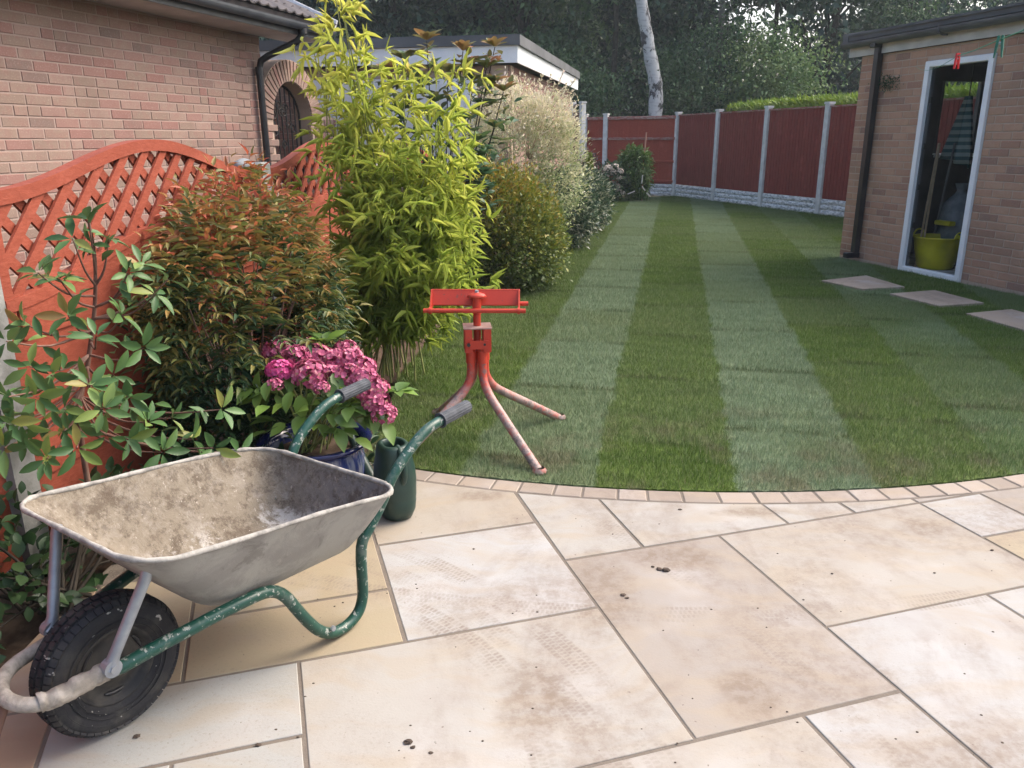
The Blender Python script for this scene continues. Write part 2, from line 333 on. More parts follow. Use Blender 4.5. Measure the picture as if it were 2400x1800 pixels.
CANM = m_simple('dark_green_plastic', (0.008, 0.034, 0.026), (0.02, 0.045, 0.035), 5, 0.4, bst=0.1, spec=0.5)
def m_glaze():
    s = NM('blue_glazed_pot'); o = s.obj(); z = s.xyz(o)[2]
    n = s.noise(s.vmul(o, (9, 9, 1.4)), 5, 4, 0.6)
    body = s.mix(s.step(n, 0.42, 0.62), (0.018, 0.032, 0.13), (0.15, 0.17, 0.24))
    c = s.mix(s.step(z, 0.250, 0.268), body, (0.006, 0.009, 0.06))
    return s.pbr(c, 0.14, spec=0.6, normal=s.bump(n, 0.1, 0.002))
GLAZE = m_glaze()
TUBY = m_simple('yellow_rubber', (0.46, 0.42, 0.012), (0.36, 0.33, 0.02), 5, 0.5, bst=0.1)
def m_ramp_leaf(name, stops, rough=0.45, trans=0.3, zr=None, back=None, spec=0.4, patch=None):
    """leaf colour per leaf; zr = (z0, z1) shifts the ramp with height in the plant (young growth on top)"""
    s = NM(name); r = s.wn(s.comb(s.rand(), 0.37, s.rand()))
    if zr:
        z = s.xyz(s.pos())[2]
        h = s.n('MapRange', {'From Min': zr[0], 'From Max': zr[1]}, clamp=True); s.put(h.inputs[0], z)
        nn = s.noise(s.pos(), zr[2] if len(zr) > 2 else 5, 3)
        r = s.math('ADD', s.math('MULTIPLY', r, 0.40), s.math('ADD', s.math('MULTIPLY', h.outputs[0], 0.52), s.math('MULTIPLY', s.math('SUBTRACT', nn, 0.5), 0.7)), clamp=True)
    if patch:
        pn = s.noise(s.pos(), patch, 4, 0.6)
        r = s.math('ADD', s.math('MULTIPLY', r, 0.45), s.math('MULTIPLY', s.step(pn, 0.38, 0.64), 0.62), clamp=True)
    c = s.ramp(r, stops)
    if back:
        c = s.mix(s.n('NewGeometry').outputs['Backfacing'], c, back)
    return s.leaf(c, rough, trans, spec)
L_BAM = m_ramp_leaf('bamboo_leaf', [(0, (0.28, 0.38, 0.07)), (0.35, (0.46, 0.55, 0.10)), (0.7, (0.64, 0.66, 0.14)), (0.92, (0.78, 0.73, 0.20)), (1, (0.62, 0.50, 0.24))], 0.5, 0.52, zr=(0.2, 2.1, 3))
L_NAN = m_ramp_leaf('nandina_leaf', [(0, (0.020, 0.055, 0.028)), (0.30, (0.040, 0.085, 0.032)), (0.44, (0.13, 0.155, 0.04)), (0.58, (0.24, 0.19, 0.05)), (0.70, (0.36, 0.17, 0.055)), (0.84, (0.44, 0.10, 0.06)), (1, (0.66, 0.19, 0.08))], 0.5, 0.32, zr=(0.30, 1.34, 7))
L_PHO = m_ramp_leaf('photinia_leaf', [(0, (0.050, 0.115, 0.038)), (0.4, (0.080, 0.165, 0.050)), (0.75, (0.12, 0.21, 0.065)), (0.93, (0.20, 0.27, 0.06)), (1, (0.28, 0.16, 0.06))], 0.42, 0.25, back=(0.09, 0.15, 0.055), spec=0.35)
L_PHB = m_ramp_leaf('bronze_tipped_leaf', [(0, (0.045, 0.11, 0.055)), (0.4, (0.085, 0.16, 0.065)), (0.62, (0.18, 0.20, 0.065)), (0.8, (0.28, 0.18, 0.07)), (1, (0.44, 0.17, 0.09))], 0.4, 0.3, zr=(1.1, 2.15, 3), spec=0.45)
L_SPI = m_ramp_leaf('spiraea_leaf', [(0, (0.05, 0.095, 0.025)), (0.35, (0.13, 0.18, 0.035)), (0.55, (0.25, 0.26, 0.04)), (0.74, (0.36, 0.24, 0.05)), (0.88, (0.38, 0.13, 0.045)), (1, (0.34, 0.07, 0.06))], 0.5, 0.25, zr=(0.0, 1.5, 5))
L_WIL = m_ramp_leaf('cream_willow_leaf', [(0, (0.16, 0.24, 0.08)), (0.25, (0.34, 0.40, 0.19)), (0.5, (0.64, 0.60, 0.40)), (0.8, (0.78, 0.69, 0.55)), (1, (0.80, 0.62, 0.55))], 0.5, 0.35, zr=(0.7, 2.2, 5))
L_EUO = m_ramp_leaf('variegated_leaf', [(0, (0.022, 0.055, 0.030)), (0.45, (0.045, 0.095, 0.048)), (0.72, (0.08, 0.13, 0.065)), (0.84, (0.34, 0.37, 0.24)), (1, (0.50, 0.50, 0.38))], 0.35, 0.2, spec=0.55)
L_PUR = m_ramp_leaf('purple_leaf', [(0, (0.03, 0.035, 0.03)), (0.6, (0.075, 0.045, 0.05)), (0.85, (0.12, 0.06, 0.07)), (1, (0.45, 0.22, 0.22))], 0.5, 0.2)
L_CON = m_ramp_leaf('gold_conifer_foliage', [(0, (0.10, 0.15, 0.012)), (1, (0.20, 0.26, 0.02))], 0.6, 0.2)
L_HED = m_ramp_leaf('conifer_hedge_foliage', [(0, (0.06, 0.12, 0.015)), (0.6, (0.17, 0.26, 0.028)), (1, (0.34, 0.43, 0.05))], 0.6, 0.25, zr=(1.6, 2.5, 3))
L_GRN = m_ramp_leaf('mid_green_leaf', [(0, (0.035, 0.085, 0.014)), (0.6, (0.075, 0.15, 0.022)), (1, (0.14, 0.22, 0.04))], 0.45, 0.25)
L_DRK = m_ramp_leaf('dark_green_leaf', [(0, (0.018, 0.045, 0.018)), (0.7, (0.035, 0.080, 0.028)), (1, (0.065, 0.12, 0.04))], 0.45, 0.2)
L_HYD = m_ramp_leaf('hydrangea_leaf', [(0, (0.07, 0.135, 0.030)), (0.6, (0.12, 0.21, 0.045)), (1, (0.21, 0.33, 0.060))], 0.4, 0.3)
L_TR1 = m_ramp_leaf('tree_leaf_dark', [(0, (0.010, 0.028, 0.024)), (0.4, (0.026, 0.060, 0.042)), (0.75, (0.058, 0.110, 0.062)), (1, (0.11, 0.17, 0.085))], 0.45, 0.25, patch=0.38)
L_TR2 = m_ramp_leaf('tree_leaf_mid', [(0, (0.030, 0.070, 0.035)), (0.5, (0.065, 0.13, 0.055)), (1, (0.13, 0.21, 0.085))], 0.5, 0.28, patch=0.9)
L_TR3 = m_ramp_leaf('tree_leaf_light', [(0, (0.07, 0.14, 0.05)), (0.5, (0.13, 0.22, 0.075)), (1, (0.24, 0.32, 0.12))], 0.5, 0.3, patch=1.2)
FLP = m_ramp_leaf('pink_petal', [(0, (0.27, 0.045, 0.10)), (0.4, (0.44, 0.085, 0.18)), (0.75, (0.56, 0.14, 0.26)), (0.93, (0.64, 0.28, 0.34)), (1, (0.46, 0.26, 0.17))], 0.6, 0.2)
FLB = m_ramp_leaf('bright_pink_petal', [(0, (0.50, 0.05, 0.20)), (1, (0.66, 0.12, 0.33))], 0.6, 0.25)
FLW = m_ramp_leaf('white_petal', [(0, (0.48, 0.40, 0.34)), (1, (0.72, 0.64, 0.56))], 0.6, 0.2)
BARK = m_simple('bark', (0.035, 0.030, 0.024), (0.07, 0.06, 0.048), 9, 0.95, bs=25, bst=0.8, spec=0.1)
STEMR = m_simple('reddish_stem', (0.13, 0.062, 0.045), (0.20, 0.12, 0.09), 14, 0.7)
STEMG = m_simple('green_cane', (0.16, 0.19, 0.05), (0.25, 0.26, 0.09), 14, 0.6)
CANE = m_simple('garden_cane', (0.36, 0.27, 0.18), (0.27, 0.20, 0.13), 12, 0.7)
CANEP = m_simple('pinkish_wooden_pole', (0.42, 0.20, 0.14), (0.34, 0.17, 0.12), 12, 0.7)
PALE = m_simple('pale_stick', (0.60, 0.57, 0.50), (0.48, 0.46, 0.40), 12, 0.7)
def m_birch():
    s = NM('birch_bark'); o = s.obj()
    n = s.noise(s.vmul(o, (1, 1, 0.55)), 3.2, 6, 0.72, 0.6)
    n2 = s.noise(s.vmul(o, (1, 1, 5)), 4, 3, 0.6)
    c = s.mix(s.step(n, 0.49, 0.56), (0.50, 0.50, 0.49), (0.075, 0.07, 0.07))
    c = s.mix(s.math('MULTIPLY', s.step(n2, 0.5, 0.68), 0.5), c, (0.26, 0.25, 0.25))
    return s.pbr(c, 0.85, normal=s.bump(n, 0.5, 0.02), spec=0.15)
BIRCH = m_birch()
REDP = m_simple('red_plastic', (0.62, 0.03, 0.035), (0.5, 0.02, 0.03), 9, 0.4)
GRNP = m_simple('green_plastic', (0.015, 0.17, 0.11), (0.02, 0.13, 0.09), 9, 0.4)
LINEM = m_simple('green_cord', (0.03, 0.26, 0.15), (0.04, 0.2, 0.12), 9, 0.5)
STONE = m_simple('grey_stone', (0.22, 0.23, 0.24), (0.14, 0.15, 0.16), 12, 0.9, bs=60, bst=0.8)
CLODM = m_simple('dry_mud', (0.055, 0.04, 0.03), (0.09, 0.065, 0.05), 30, 0.95, bs=60, bst=0.8)
def m_towel():
    s = NM('striped_towel'); z = s.xyz(s.obj())[2]
    f = s.step(s.math('ABSOLUTE', s.math('SUBTRACT', s.math('FRACT', s.math('MULTIPLY', z, 13.0)), 0.5)), 0.2, 0.28)
    return s.pbr(s.mix(f, (0.04, 0.09, 0.10), (0.20, 0.26, 0.25)), 0.9, normal=s.bump(s.noise(s.obj(), 90, 3), 0.4, 0.004), spec=0.1)
TOWEL = m_towel()
BAGM = m_simple('blue_grey_sack', (0.09, 0.12, 0.14), (0.16, 0.19, 0.21), 8, 0.7, bst=0.4)
def m_glass():
    s = NM('window_glass')
    g = s.n('BsdfGlossy', {'Color': (0.9, 0.95, 1, 1), 'Roughness': 0.02}); t = s.n('BsdfTransparent', {'Color': (0.86, 0.92, 0.92, 1)})
    mx = s.n('MixShader', {0: 0.10}); s.t.links.new(t.outputs[0], mx.inputs[1]); s.t.links.new(g.outputs[0], mx.inputs[2])
    s.t.links.new(mx.outputs[0], s.out.inputs[0]); return s.m
GLASS = m_glass()

# ------------------------------------------------------------------ object helpers
WM = {}
def link(o, parent=None, world=None):
    world = world or Matrix.Identity(4)
    col.objects.link(o)
    if parent is not None:
        o.parent = parent; o.matrix_parent_inverse = WM[parent.name].inverted()
    o.matrix_basis = world; WM[o.name] = world
    return o
def tag(o, label=None, cat=None, group=None, kind=None):
    if label: o['label'] = label
    if cat: o['category'] = cat
    if group: o['group'] = group
    if kind: o['kind'] = kind
    return o
def thing(name, loc, label, cat, group=None):
    o = bpy.data.objects.new(name, None); o.empty_display_size = 0.1
    link(o, None, Matrix.Translation(Vector(loc))); return tag(o, label, cat, group)
class MB:
    def __init__(s): s.v = []; s.f = []; s.mi = []
    def add(s, v, f, mi=0):
        b = len(s.v); s.v.extend([tuple(map(float, p)) for p in v]); s.f.extend([tuple(i + b for i in q) for q in f]); s.mi.extend([mi] * len(f)); return s
    def box(s, c, h, ax=None, mi=0):
        ax = ax if ax is not None else np.eye(3); c = np.array(c, float)
        v = [c + ax[0] * h[0] * i + ax[1] * h[1] * j + ax[2] * h[2] * k for i in (-1, 1) for j in (-1, 1) for k in (-1, 1)]
        f = [(0, 1, 3, 2), (4, 6, 7, 5), (0, 4, 5, 1), (2, 3, 7, 6), (0, 2, 6, 4), (1, 5, 7, 3)]
        if np.linalg.det(ax) < 0: f = [q[::-1] for q in f]
        return s.add(v, f, mi)
    def cbox(s, c, h, ax=None, ch=0.003, mi=0):       # box with a chamfered outline on the +ax2 face side and -ax2 side
        ax = ax if ax is not None else np.eye(3); c = np.array(c, float)
        rings = [(-1, ch, 0), (-1, 0, ch), (1, 0, -ch), (1, ch, 0)]
        v = []
        for sgn, ins, dz in rings:
            for i, j in ((-1, -1), (1, -1), (1, 1), (-1, 1)):
                v.append(c + ax[0] * (h[0] - ins) * i + ax[1] * (h[1] - ins) * j + ax[2] * (h[2] * sgn + dz))
        f = [(3, 2, 1, 0), (12, 13, 14, 15)]
        for r in range(3):
            for k in range(4):
                a = r * 4 + k; b = r * 4 + (k + 1) % 4; f.append((a, b, b + 4, a + 4))
        if np.linalg.det(ax) < 0: f = [q[::-1] for q in f]
        return s.add(v, f, mi)
    def tube(s, pts, rad, seg=12, cap=True, mi=0, squash=None):
        pts = [np.array(p, float) for p in pts]; n = len(pts)
        rad = [rad] * n if np.isscalar(rad) else list(rad)
        T = [pts[min(i + 1, n - 1)] - pts[max(i - 1, 0)] for i in range(n)]; T = [t / (np.linalg.norm(t) + 1e-9) for t in T]
        ref = np.array([0, 0, 1.0]) if abs(T[0][2]) < 0.9 else np.array([1.0, 0, 0])
        u = np.cross(T[0], ref); u /= np.linalg.norm(u); v = []
        for i in range(n):
            u = u - T[i] * np.dot(u, T[i]); u /= np.linalg.norm(u) + 1e-9; w_ = np.cross(T[i], u)
            for k in range(seg):
                a = 2 * math.pi * k / seg; v.append(pts[i] + (u * math.cos(a) + w_ * math.sin(a)) * rad[i])
        f = [(i * seg + k, i * seg + (k + 1) % seg, (i + 1) * seg + (k + 1) % seg, (i + 1) * seg + k) for i in range(n - 1) for k in range(seg)]
        s.add(v, f, mi)
        if cap:
            s.add(v[:seg], [tuple(range(seg))[::-1]], mi); s.add(v[-seg:], [tuple(range(seg))], mi)
        return s
    def lathe(s, prof, c=(0, 0, 0), seg=32, mi=0, sx=1.0, sy=1.0, power=2.0, rot=0.0):
        v = []; c = np.array(c, float)
        for r, z in prof:
            for k in range(seg):
                a = 2 * math.pi * k / seg; ca, sa = math.cos(a), math.sin(a)
                q = (abs(ca) ** power + abs(sa) ** power) ** (-1 / power)
                x, y = r * q * ca * sx, r * q * sa * sy
                v.append(c + np.array([x * math.cos(rot) - y * math.sin(rot), x * math.sin(rot) + y * math.cos(rot), z]))
        f = [(i * seg + k, i * seg + (k + 1) % seg, (i + 1) * seg + (k + 1) % seg, (i + 1) * seg + k) for i in range(len(prof) - 1) for k in range(seg)]
        return s.add(v, f, mi)
    def prism(s, poly, z0, z1, ch=0.0, mi=0):          # horizontal polygon (ccw) extruded, top edge chamfered
        p = np.array(poly, float); n = len(p)
        prev, nxt = np.roll(p, 1, 0), np.roll(p, -1, 0)
        e1 = p - prev; e2 = nxt - p
        e1 /= np.linalg.norm(e1, axis=1)[:, None] + 1e-9; e2 /= np.linalg.norm(e2, axis=1)[:, None] + 1e-9
        nn = np.stack([-(e1[:, 1] + e2[:, 1]), e1[:, 0] + e2[:, 0]], 1); L = (nn * nn).sum(1)[:, None] / 2 + 1e-6
        pin = p + nn / L * ch
        v = [(x, y, z0) for x, y in p] + [(x, y, z1 - ch * 0.7) for x, y in p] + [(x, y, z1) for x, y in pin]
        f = [(k, (k + 1) % n, n + (k + 1) % n, n + k) for k in range(n)] + [(n + k, n + (k + 1) % n, 2 * n + (k + 1) % n, 2 * n + k) for k in range(n)]
        f.append(tuple(range(2 * n, 3 * n)))
        return s.add(v, f, mi)
    def mesh(s, name, mats, smooth=False):
        m = bpy.data.meshes.new(name); m.from_pydata(s.v, [], s.f)
        mats = mats if isinstance(mats, (list, tuple)) else [mats]
        for x in mats: m.materials.append(x)
        if len(mats) > 1: m.polygons.foreach_set('material_index', s.mi)
        if smooth: m.polygons.foreach_set('use_smooth', [True] * len(m.polygons))
        m.update(); return m
    def obj(s, name, mats, parent=None, smooth=False, **t):
        o = bpy.data.objects.new(name, s.mesh(name, mats, smooth)); link(o, parent); return tag(o, **t)
def fast_mesh(name, V, F, mat, smooth=False):
    m = bpy.data.meshes.new(name); k = F.shape[1]; nf = len(F)
    m.vertices.add(len(V)); m.vertices.foreach_set('co', np.ascontiguousarray(V, np.float32).ravel())
    m.loops.add(nf * k); m.loops.foreach_set('vertex_index', np.ascontiguousarray(F, np.int32).ravel())
    m.polygons.add(nf); m.polygons.foreach_set('loop_start', np.arange(0, nf * k, k, dtype=np.int32))
    try: m.polygons.foreach_set('loop_total', np.full(nf, k, np.int32))
    except Exception: pass
    if smooth: m.polygons.foreach_set('use_smooth', np.ones(nf, bool))
    m.materials.append(mat); m.update(calc_edges=True); return m
def unit(v): v = np.asarray(v, float); return v / (np.linalg.norm(v, axis=-1, keepdims=True) + 1e-9)
def frames(d, up):
    d = unit(d); x = unit(np.cross(d, up)); z = np.cross(x, d); return x, d, z
# unit leaves: length 1 along +Y, full width 1 along X, normal +Z
def leaf_unit(prof, fold=0.18, curl=0.15):
    V = []; F = []
    for t, wd in prof:
        z = -curl * t * t
        V += [(-wd / 2, t, z + fold * wd / 2), (0, t, z), (wd / 2, t, z + fold * wd / 2)]
    for i in range(len(prof) - 1):
        a = i * 3; F += [(a, a + 1, a + 4, a + 3), (a + 1, a + 2, a + 5, a + 4)]
    return np.array(V), np.array(F)
U_OVAL = leaf_unit([(0, .06), (.18, .55), (.42, 1.0), (.68, .86), (.88, .45), (1, .02)])
U_LANCE = leaf_unit([(0, .1), (.2, .9), (.5, .85), (.78, .45), (1, .02)], 0.3, 0.28)
U_BAM = leaf_unit([(0, .15), (.25, 1.0), (.6, .8), (1, .02)], 0.35, 0.13)
U_HYD = leaf_unit([(0, .08), (.14, .66), (.38, 1.0), (.62, .88), (.84, .42), (1, .02)], 0.2, 0.22)
U_DIA = (np.array([(0, 0, 0), (-.5, .45, .12), (0, 1, -.12), (.5, .45, .12)]), np.array([(0, 3, 2, 1)]))
U_PET = (np.array([(0, 0, 0), (-.5, .55, .1), (0, 1, .05), (.5, .55, .1)]), np.array([(0, 3, 2, 1)]))
U_BLADE = (np.array([(-.5, 0, 0), (.5, 0, 0), (.32, .6, .1), (-.32, .6, .1), (0, 1, .32)]), None)
def scatter(U, P, D, UP, L, W):
    V0, F0 = U; x, d, z = frames(D, UP); n = len(P); k = len(V0)
    L = np.broadcast_to(L, n)[:, None, None]; W = np.broadcast_to(W, n)[:, None, None]
    V = P[:, None, :] + x[:, None, :] * V0[None, :, 0:1] * W + d[:, None, :] * V0[None, :, 1:2] * L + z[:, None, :] * V0[None, :, 2:3] * L
    F = (F0[None] + (np.arange(n) * k)[:, None, None]).reshape(-1, F0.shape[1])
    return V.reshape(-1, 3), F
def foliage(parent, U, P, D, UP, L, W, mat, name='leaf', singles=0, rest='foliage', smooth=True):
    """the leaves nearest the camera as parts of their own, the others joined"""
    n = len(P); L = np.broadcast_to(L, n).copy(); W = np.broadcast_to(W, n).copy(); P = np.asarray(P, float)
    if singles:
        key = -L / (np.linalg.norm(P - CP, axis=1)) ** 2.2
        idx = np.argsort(key)[:singles]
        me = fast_mesh(name, U[0], U[1], mat, smooth)
        x, d, z = frames(D[idx], UP[idx])
        for j, i in enumerate(idx):
            Mx = Matrix(((x[j][0] * W[i], d[j][0] * L[i], z[j][0] * L[i], P[i][0]), (x[j][1] * W[i], d[j][1] * L[i], z[j][1] * L[i], P[i][1]), (x[j][2] * W[i], d[j][2] * L[i], z[j][2] * L[i], P[i][2]), (0, 0, 0, 1)))
            link(bpy.data.objects.new(name, me), parent, Mx)
        keep = np.ones(n, bool); keep[idx] = False
        P, D, UP, L, W = P[keep], D[keep], UP[keep], L[keep], W[keep]
    if len(P):
        V, F = scatter(U, P, D, UP, L, W)
        o = bpy.data.objects.new(rest, fast_mesh(rest, V, F, mat, smooth)); link(o, parent)
        if singles: o['kind'] = 'stuff'
        return o
def rnd_dir(n):
    return unit(RNG.normal(size=(n, 3)))
def in_poly(px, py, poly):
    ins = np.zeros(len(px), bool); j = len(poly) - 1
    for i in range(len(poly)):
        xi, yi = poly[i]; xj, yj = poly[j]
        c = ((yi > py) != (yj > py)) & (px < (xj - xi) * (py - yi) / (yj - yi + 1e-12) + xi); ins ^= c; j = i
    return ins

# ------------------------------------------------------------------ layout constants
PO = np.array([0.1784, 2.4854]); PA = 0.29624; MOD = 0.305
PU = np.array([math.cos(PA), math.sin(PA)]); PV = np.array([math.sin(PA), -math.cos(PA)])
ARC_C = np.array([1.027, 7.262]); ARC_R = 4.218
def puv(u, v): return PO + PU * u * MOD + PV * v * MOD
GC = np.array([4.055, 9.882]); GU = np.array([0.257, -0.966]); GN = np.array([-0.966, -0.257])   # brick outbuilding, corner / along wall / facing the lawn
F0 = np.array([4.187, 20.99]); FD = unit(np.array([0.308, -0.952])); BAY = 1.873                 # boundary fence
FN = np.array([-FD[1], FD[0]]) * -1                                                                   # towards the lawn
if FN[0] > 0: FN = -FN
TA = np.array([-1.62, 2.454]); TU = np.array([math.sin(math.radians(8.1)), math.cos(math.radians(8.1))]); TN = np.array([TU[1], -TU[0]])
HA = np.array([-3.425, 5.60]); HU = np.array([math.sin(math.radians(16.2)), math.cos(math.radians(16.2))]); HN = np.array([HU[1], -HU[0]])

# ------------------------------------------------------------------ ground, bed, lawn
g = MB(); g.add([(-90, -12, -0.06), (90, -12, -0.06), (90, 130, -0.06), (-90, 130, -0.06)], [(0, 1, 2, 3)])
g.obj('ground', GROUND, kind='structure')
bed_poly = [(-1.75, 0.9), (-1.10, 0.9), (-1.18, 1.55), (-1.30, 2.03), (-1.38, 2.75), (-1.05, 3.10), (-0.66, 3.22), (-0.70, 4.0), (-0.74, 4.74), (-0.56, 6.4), (-0.14, 7.5), (0.36, 10.1), (0.97, 12.76), (1.78, 17.2), (2.2, 19.4), (3.3, 20.3), (4.0, 20.85), (1.6, 22.6), (-3.2, 9.6), (-2.0, 4.5)]
def rough_sheet(poly, z, amp, step, mat, name, **t):
    xs = np.array([p[0] for p in poly]); ys = np.array([p[1] for p in poly])
    gx = np.arange(xs.min(), xs.max() + step, step); gy = np.arange(ys.min(), ys.max() + step, step)
    X, Y = np.meshgrid(gx, gy); ins = in_poly(X.ravel(), Y.ravel(), poly).reshape(X.shape)
    Z = z + RNG.normal(size=X.shape) * amp * ins + np.where(ins, 0, -0.03)
    V = np.stack([X.ravel(), Y.ravel(), Z.ravel()], 1); W_ = X.shape[1]
    i, j = np.meshgrid(np.arange(X.shape[1] - 1), np.arange(X.shape[0] - 1)); a = (j * W_ + i).ravel()
    F = np.stack([a, a + 1, a + W_ + 1, a + W_], 1)
    k = ins.ravel()[F].any(1); F = F[k]
    o = bpy.data.objects.new(name, fast_mesh(name, V, F, mat, True)); link(o); return tag(o, **t)
rough_sheet(bed_poly, -0.035, 0.012, 0.07, SOIL, 'garden_bed', kind='structure')

th = np.radians(np.linspace(246, 336, 60))
lawn_poly = [tuple(ARC_C + (ARC_R - 0.004) * np.array([math.cos(t), math.sin(t)])) for t in th]
lawn_poly += [tuple(GC + GU * 5.2 + GN * 0.03), tuple(GC + GN * 0.03), tuple(GC - GN * 2.9 - GU * 0.05), tuple(F0 + FD * 12.4), tuple(F0), (3.9, 20.8)]
lawn_poly += [(2.45, 20.3), (1.80, 17.2), (0.99, 12.76), (0.39, 10.1), (-0.10, 7.5), (-0.50, 6.6), (-0.71, 4.74), (-0.66, 4.0)]
lawn_cut = [tuple(ARC_C + (ARC_R - 0.006 + RNG.uniform(-.005, .005)) * np.array([math.cos(t), math.sin(t)])) for t in np.radians(np.linspace(246, 336, 420))] + lawn_poly[60:]
lp = MB(); lp.prism(lawn_cut, -0.05, 0.0012)
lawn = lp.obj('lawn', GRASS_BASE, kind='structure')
PB_BLADES = (np.array([(-.5, 0, 0), (.5, 0, 0), (.36, .55, .10), (-.36, .55, .10), (0.04, 1, .34), (-0.04, 1, .34)]), np.array([(0, 1, 2, 3), (3, 2, 4, 5)]))
def blades(P, mean=0.024):
    n = len(P); a = RNG.uniform(0, 2 * np.pi, n); lean = RNG.uniform(0.4, 2.2, n)
    D = np.stack([np.cos(a) * lean, np.sin(a) * lean, np.ones(n)], 1); UP = np.stack([np.cos(a), np.sin(a), np.zeros(n) - 0.2], 1) * -1
    L = np.clip(RNG.normal(mean, 0.008, n) * np.where(RNG.random(n) < .05, 1.7, 1), 0.008, 0.06); W = RNG.uniform(0.0016, 0.0030, n)
    return scatter(PB_BLADES, P, D, UP, L, W)
CELL = 0.12; tiles = []
for i in range(4):
    n = 330; P = np.stack([RNG.uniform(0, CELL, n), RNG.uniform(0, CELL, n), np.zeros(n)], 1)
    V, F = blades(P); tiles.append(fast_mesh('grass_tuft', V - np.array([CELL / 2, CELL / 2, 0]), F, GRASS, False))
lpA = np.array(lawn_poly); x0, x1, y0, y1 = lpA[:, 0].min(), lpA[:, 0].max(), lpA[:, 1].min(), lpA[:, 1].max()
cx, cy = np.meshgrid(np.arange(x0, x1, CELL), np.arange(y0, y1, CELL)); cx, cy = cx.ravel(), cy.ravel()
full = np.ones(len(cx), bool); anyc = np.zeros(len(cx), bool)
for dx, dy in ((0, 0), (CELL, 0), (0, CELL), (CELL, CELL), (CELL / 2, CELL / 2)):
    q = in_poly(cx + dx, cy + dy, lawn_poly); full &= q; anyc |= q
vis = (np.abs(cx) < 0.72 * cy + 1.2)
STEPS = [[(1925, 662), (2030, 650), (2120, 677), (2020, 682)], [(2085, 693), (2190, 685), (2305, 715), (2200, 722)], [(2263, 740), (2370, 730), (2500, 766), (2398, 779)]]
STEPS = [[G(*p)[:2] for p in q] for q in STEPS]
def grow(q, k): c = np.mean(q, 0); return [tuple(c + (p - c) * k) for p in q]
nostep = np.ones(len(cx), bool); partstep = np.zeros(len(cx), bool)
for q in STEPS:
    for dx, dy in ((0, 0), (CELL, 0), (0, CELL), (CELL, CELL), (CELL / 2, CELL / 2)):
        t_ = in_poly(cx + dx, cy + dy, grow(q, 1.0)); nostep &= ~t_; partstep |= t_
fullc = full & vis & nostep; edgec = anyc & vis & ~fullc
# tuft tiles as instances on the lawn (grass is stuff)
pm = [[] for _ in tiles]
ids = np.where(fullc)[0]
for i in ids: pm[RNG.integers(len(tiles))].append(i)
for k, me in enumerate(tiles):
    src = bpy.data.objects.new('grass_tuft_source', me)
    I = np.array(pm[k]); V = np.stack([cx[I] + CELL / 2, cy[I] + CELL / 2, np.full(len(I), 0.0005)], 1)
    m = bpy.data.meshes.new('grass'); m.vertices.add(len(V)); m.vertices.foreach_set('co', V.astype(np.float32).ravel()); m.update()
    o = bpy.data.objects.new('grass', m); link(o); tag(o, 'short turf with mown light and dark stripes painted into its green on the curved lawn', 'grass', kind='stuff')
    ng = bpy.data.node_groups.new('grass_tufts', 'GeometryNodeTree')
    ng.interface.new_socket('Geometry', in_out='INPUT', socket_type='NodeSocketGeometry'); ng.interface.new_socket('Geometry', in_out='OUTPUT', socket_type='NodeSocketGeometry')
    gi = ng.nodes.new('NodeGroupInput'); go = ng.nodes.new('NodeGroupOutput')
    oi = ng.nodes.new('GeometryNodeObjectInfo'); oi.inputs['Object'].default_value = src; oi.inputs['As Instance'].default_value = True
    ip = ng.nodes.new('GeometryNodeInstanceOnPoints')
    rv = ng.nodes.new('FunctionNodeRandomValue'); rv.data_type = 'INT'; rv.inputs['Min'].default_value = 0; rv.inputs['Max'].default_value = 3
    mu = ng.nodes.new('ShaderNodeMath'); mu.operation = 'MULTIPLY'; mu.inputs[1].default_value = math.pi / 2
    cb = ng.nodes.new('ShaderNodeCombineXYZ')
    outi = [s_ for s_ in rv.outputs if s_.enabled][0]
    ng.links.new(outi, mu.inputs[0]); ng.links.new(mu.outputs[0], cb.inputs['Z'])
    ng.links.new(gi.outputs[0], ip.inputs['Points']); ng.links.new(oi.outputs['Geometry'], ip.inputs['Instance']); ng.links.new(cb.outputs[0], ip.inputs['Rotation'])
    ng.links.new(ip.outputs[0], go.inputs[0])
    md = o.modifiers.new('tufts', 'NODES'); md.node_group = ng
ids = np.where(edgec)[0]; n = 330
P = np.stack([np.repeat(cx[ids], n) + RNG.uniform(0, CELL, len(ids) * n), np.repeat(cy[ids], n) + RNG.uniform(0, CELL, len(ids) * n), np.full(len(ids) * n, 0.0005)], 1)
grown = [tuple(ARC_C + (ARC_R + 0.007 * math.sin(i * 1.7)) * np.array([math.cos(t), math.sin(t)])) for i, t in enumerate(np.radians(np.linspace(246, 336, 300)))] + lawn_poly[60:]
k = in_poly(P[:, 0], P[:, 1], grown)
for q in STEPS: k &= ~in_poly(P[:, 0], P[:, 1], grow(q, 1.02))
far = P[:, 1] > 6.5; k &= ~(far & (RNG.random(len(P)) < 0.6))
V, F = blades(P[k], 0.022)
o = bpy.data.objects.new('grass', fast_mesh('grass', V, F, GRASS)); link(o); tag(o, 'turf blades along the cut edge of the lawn', 'grass', kind='stuff')

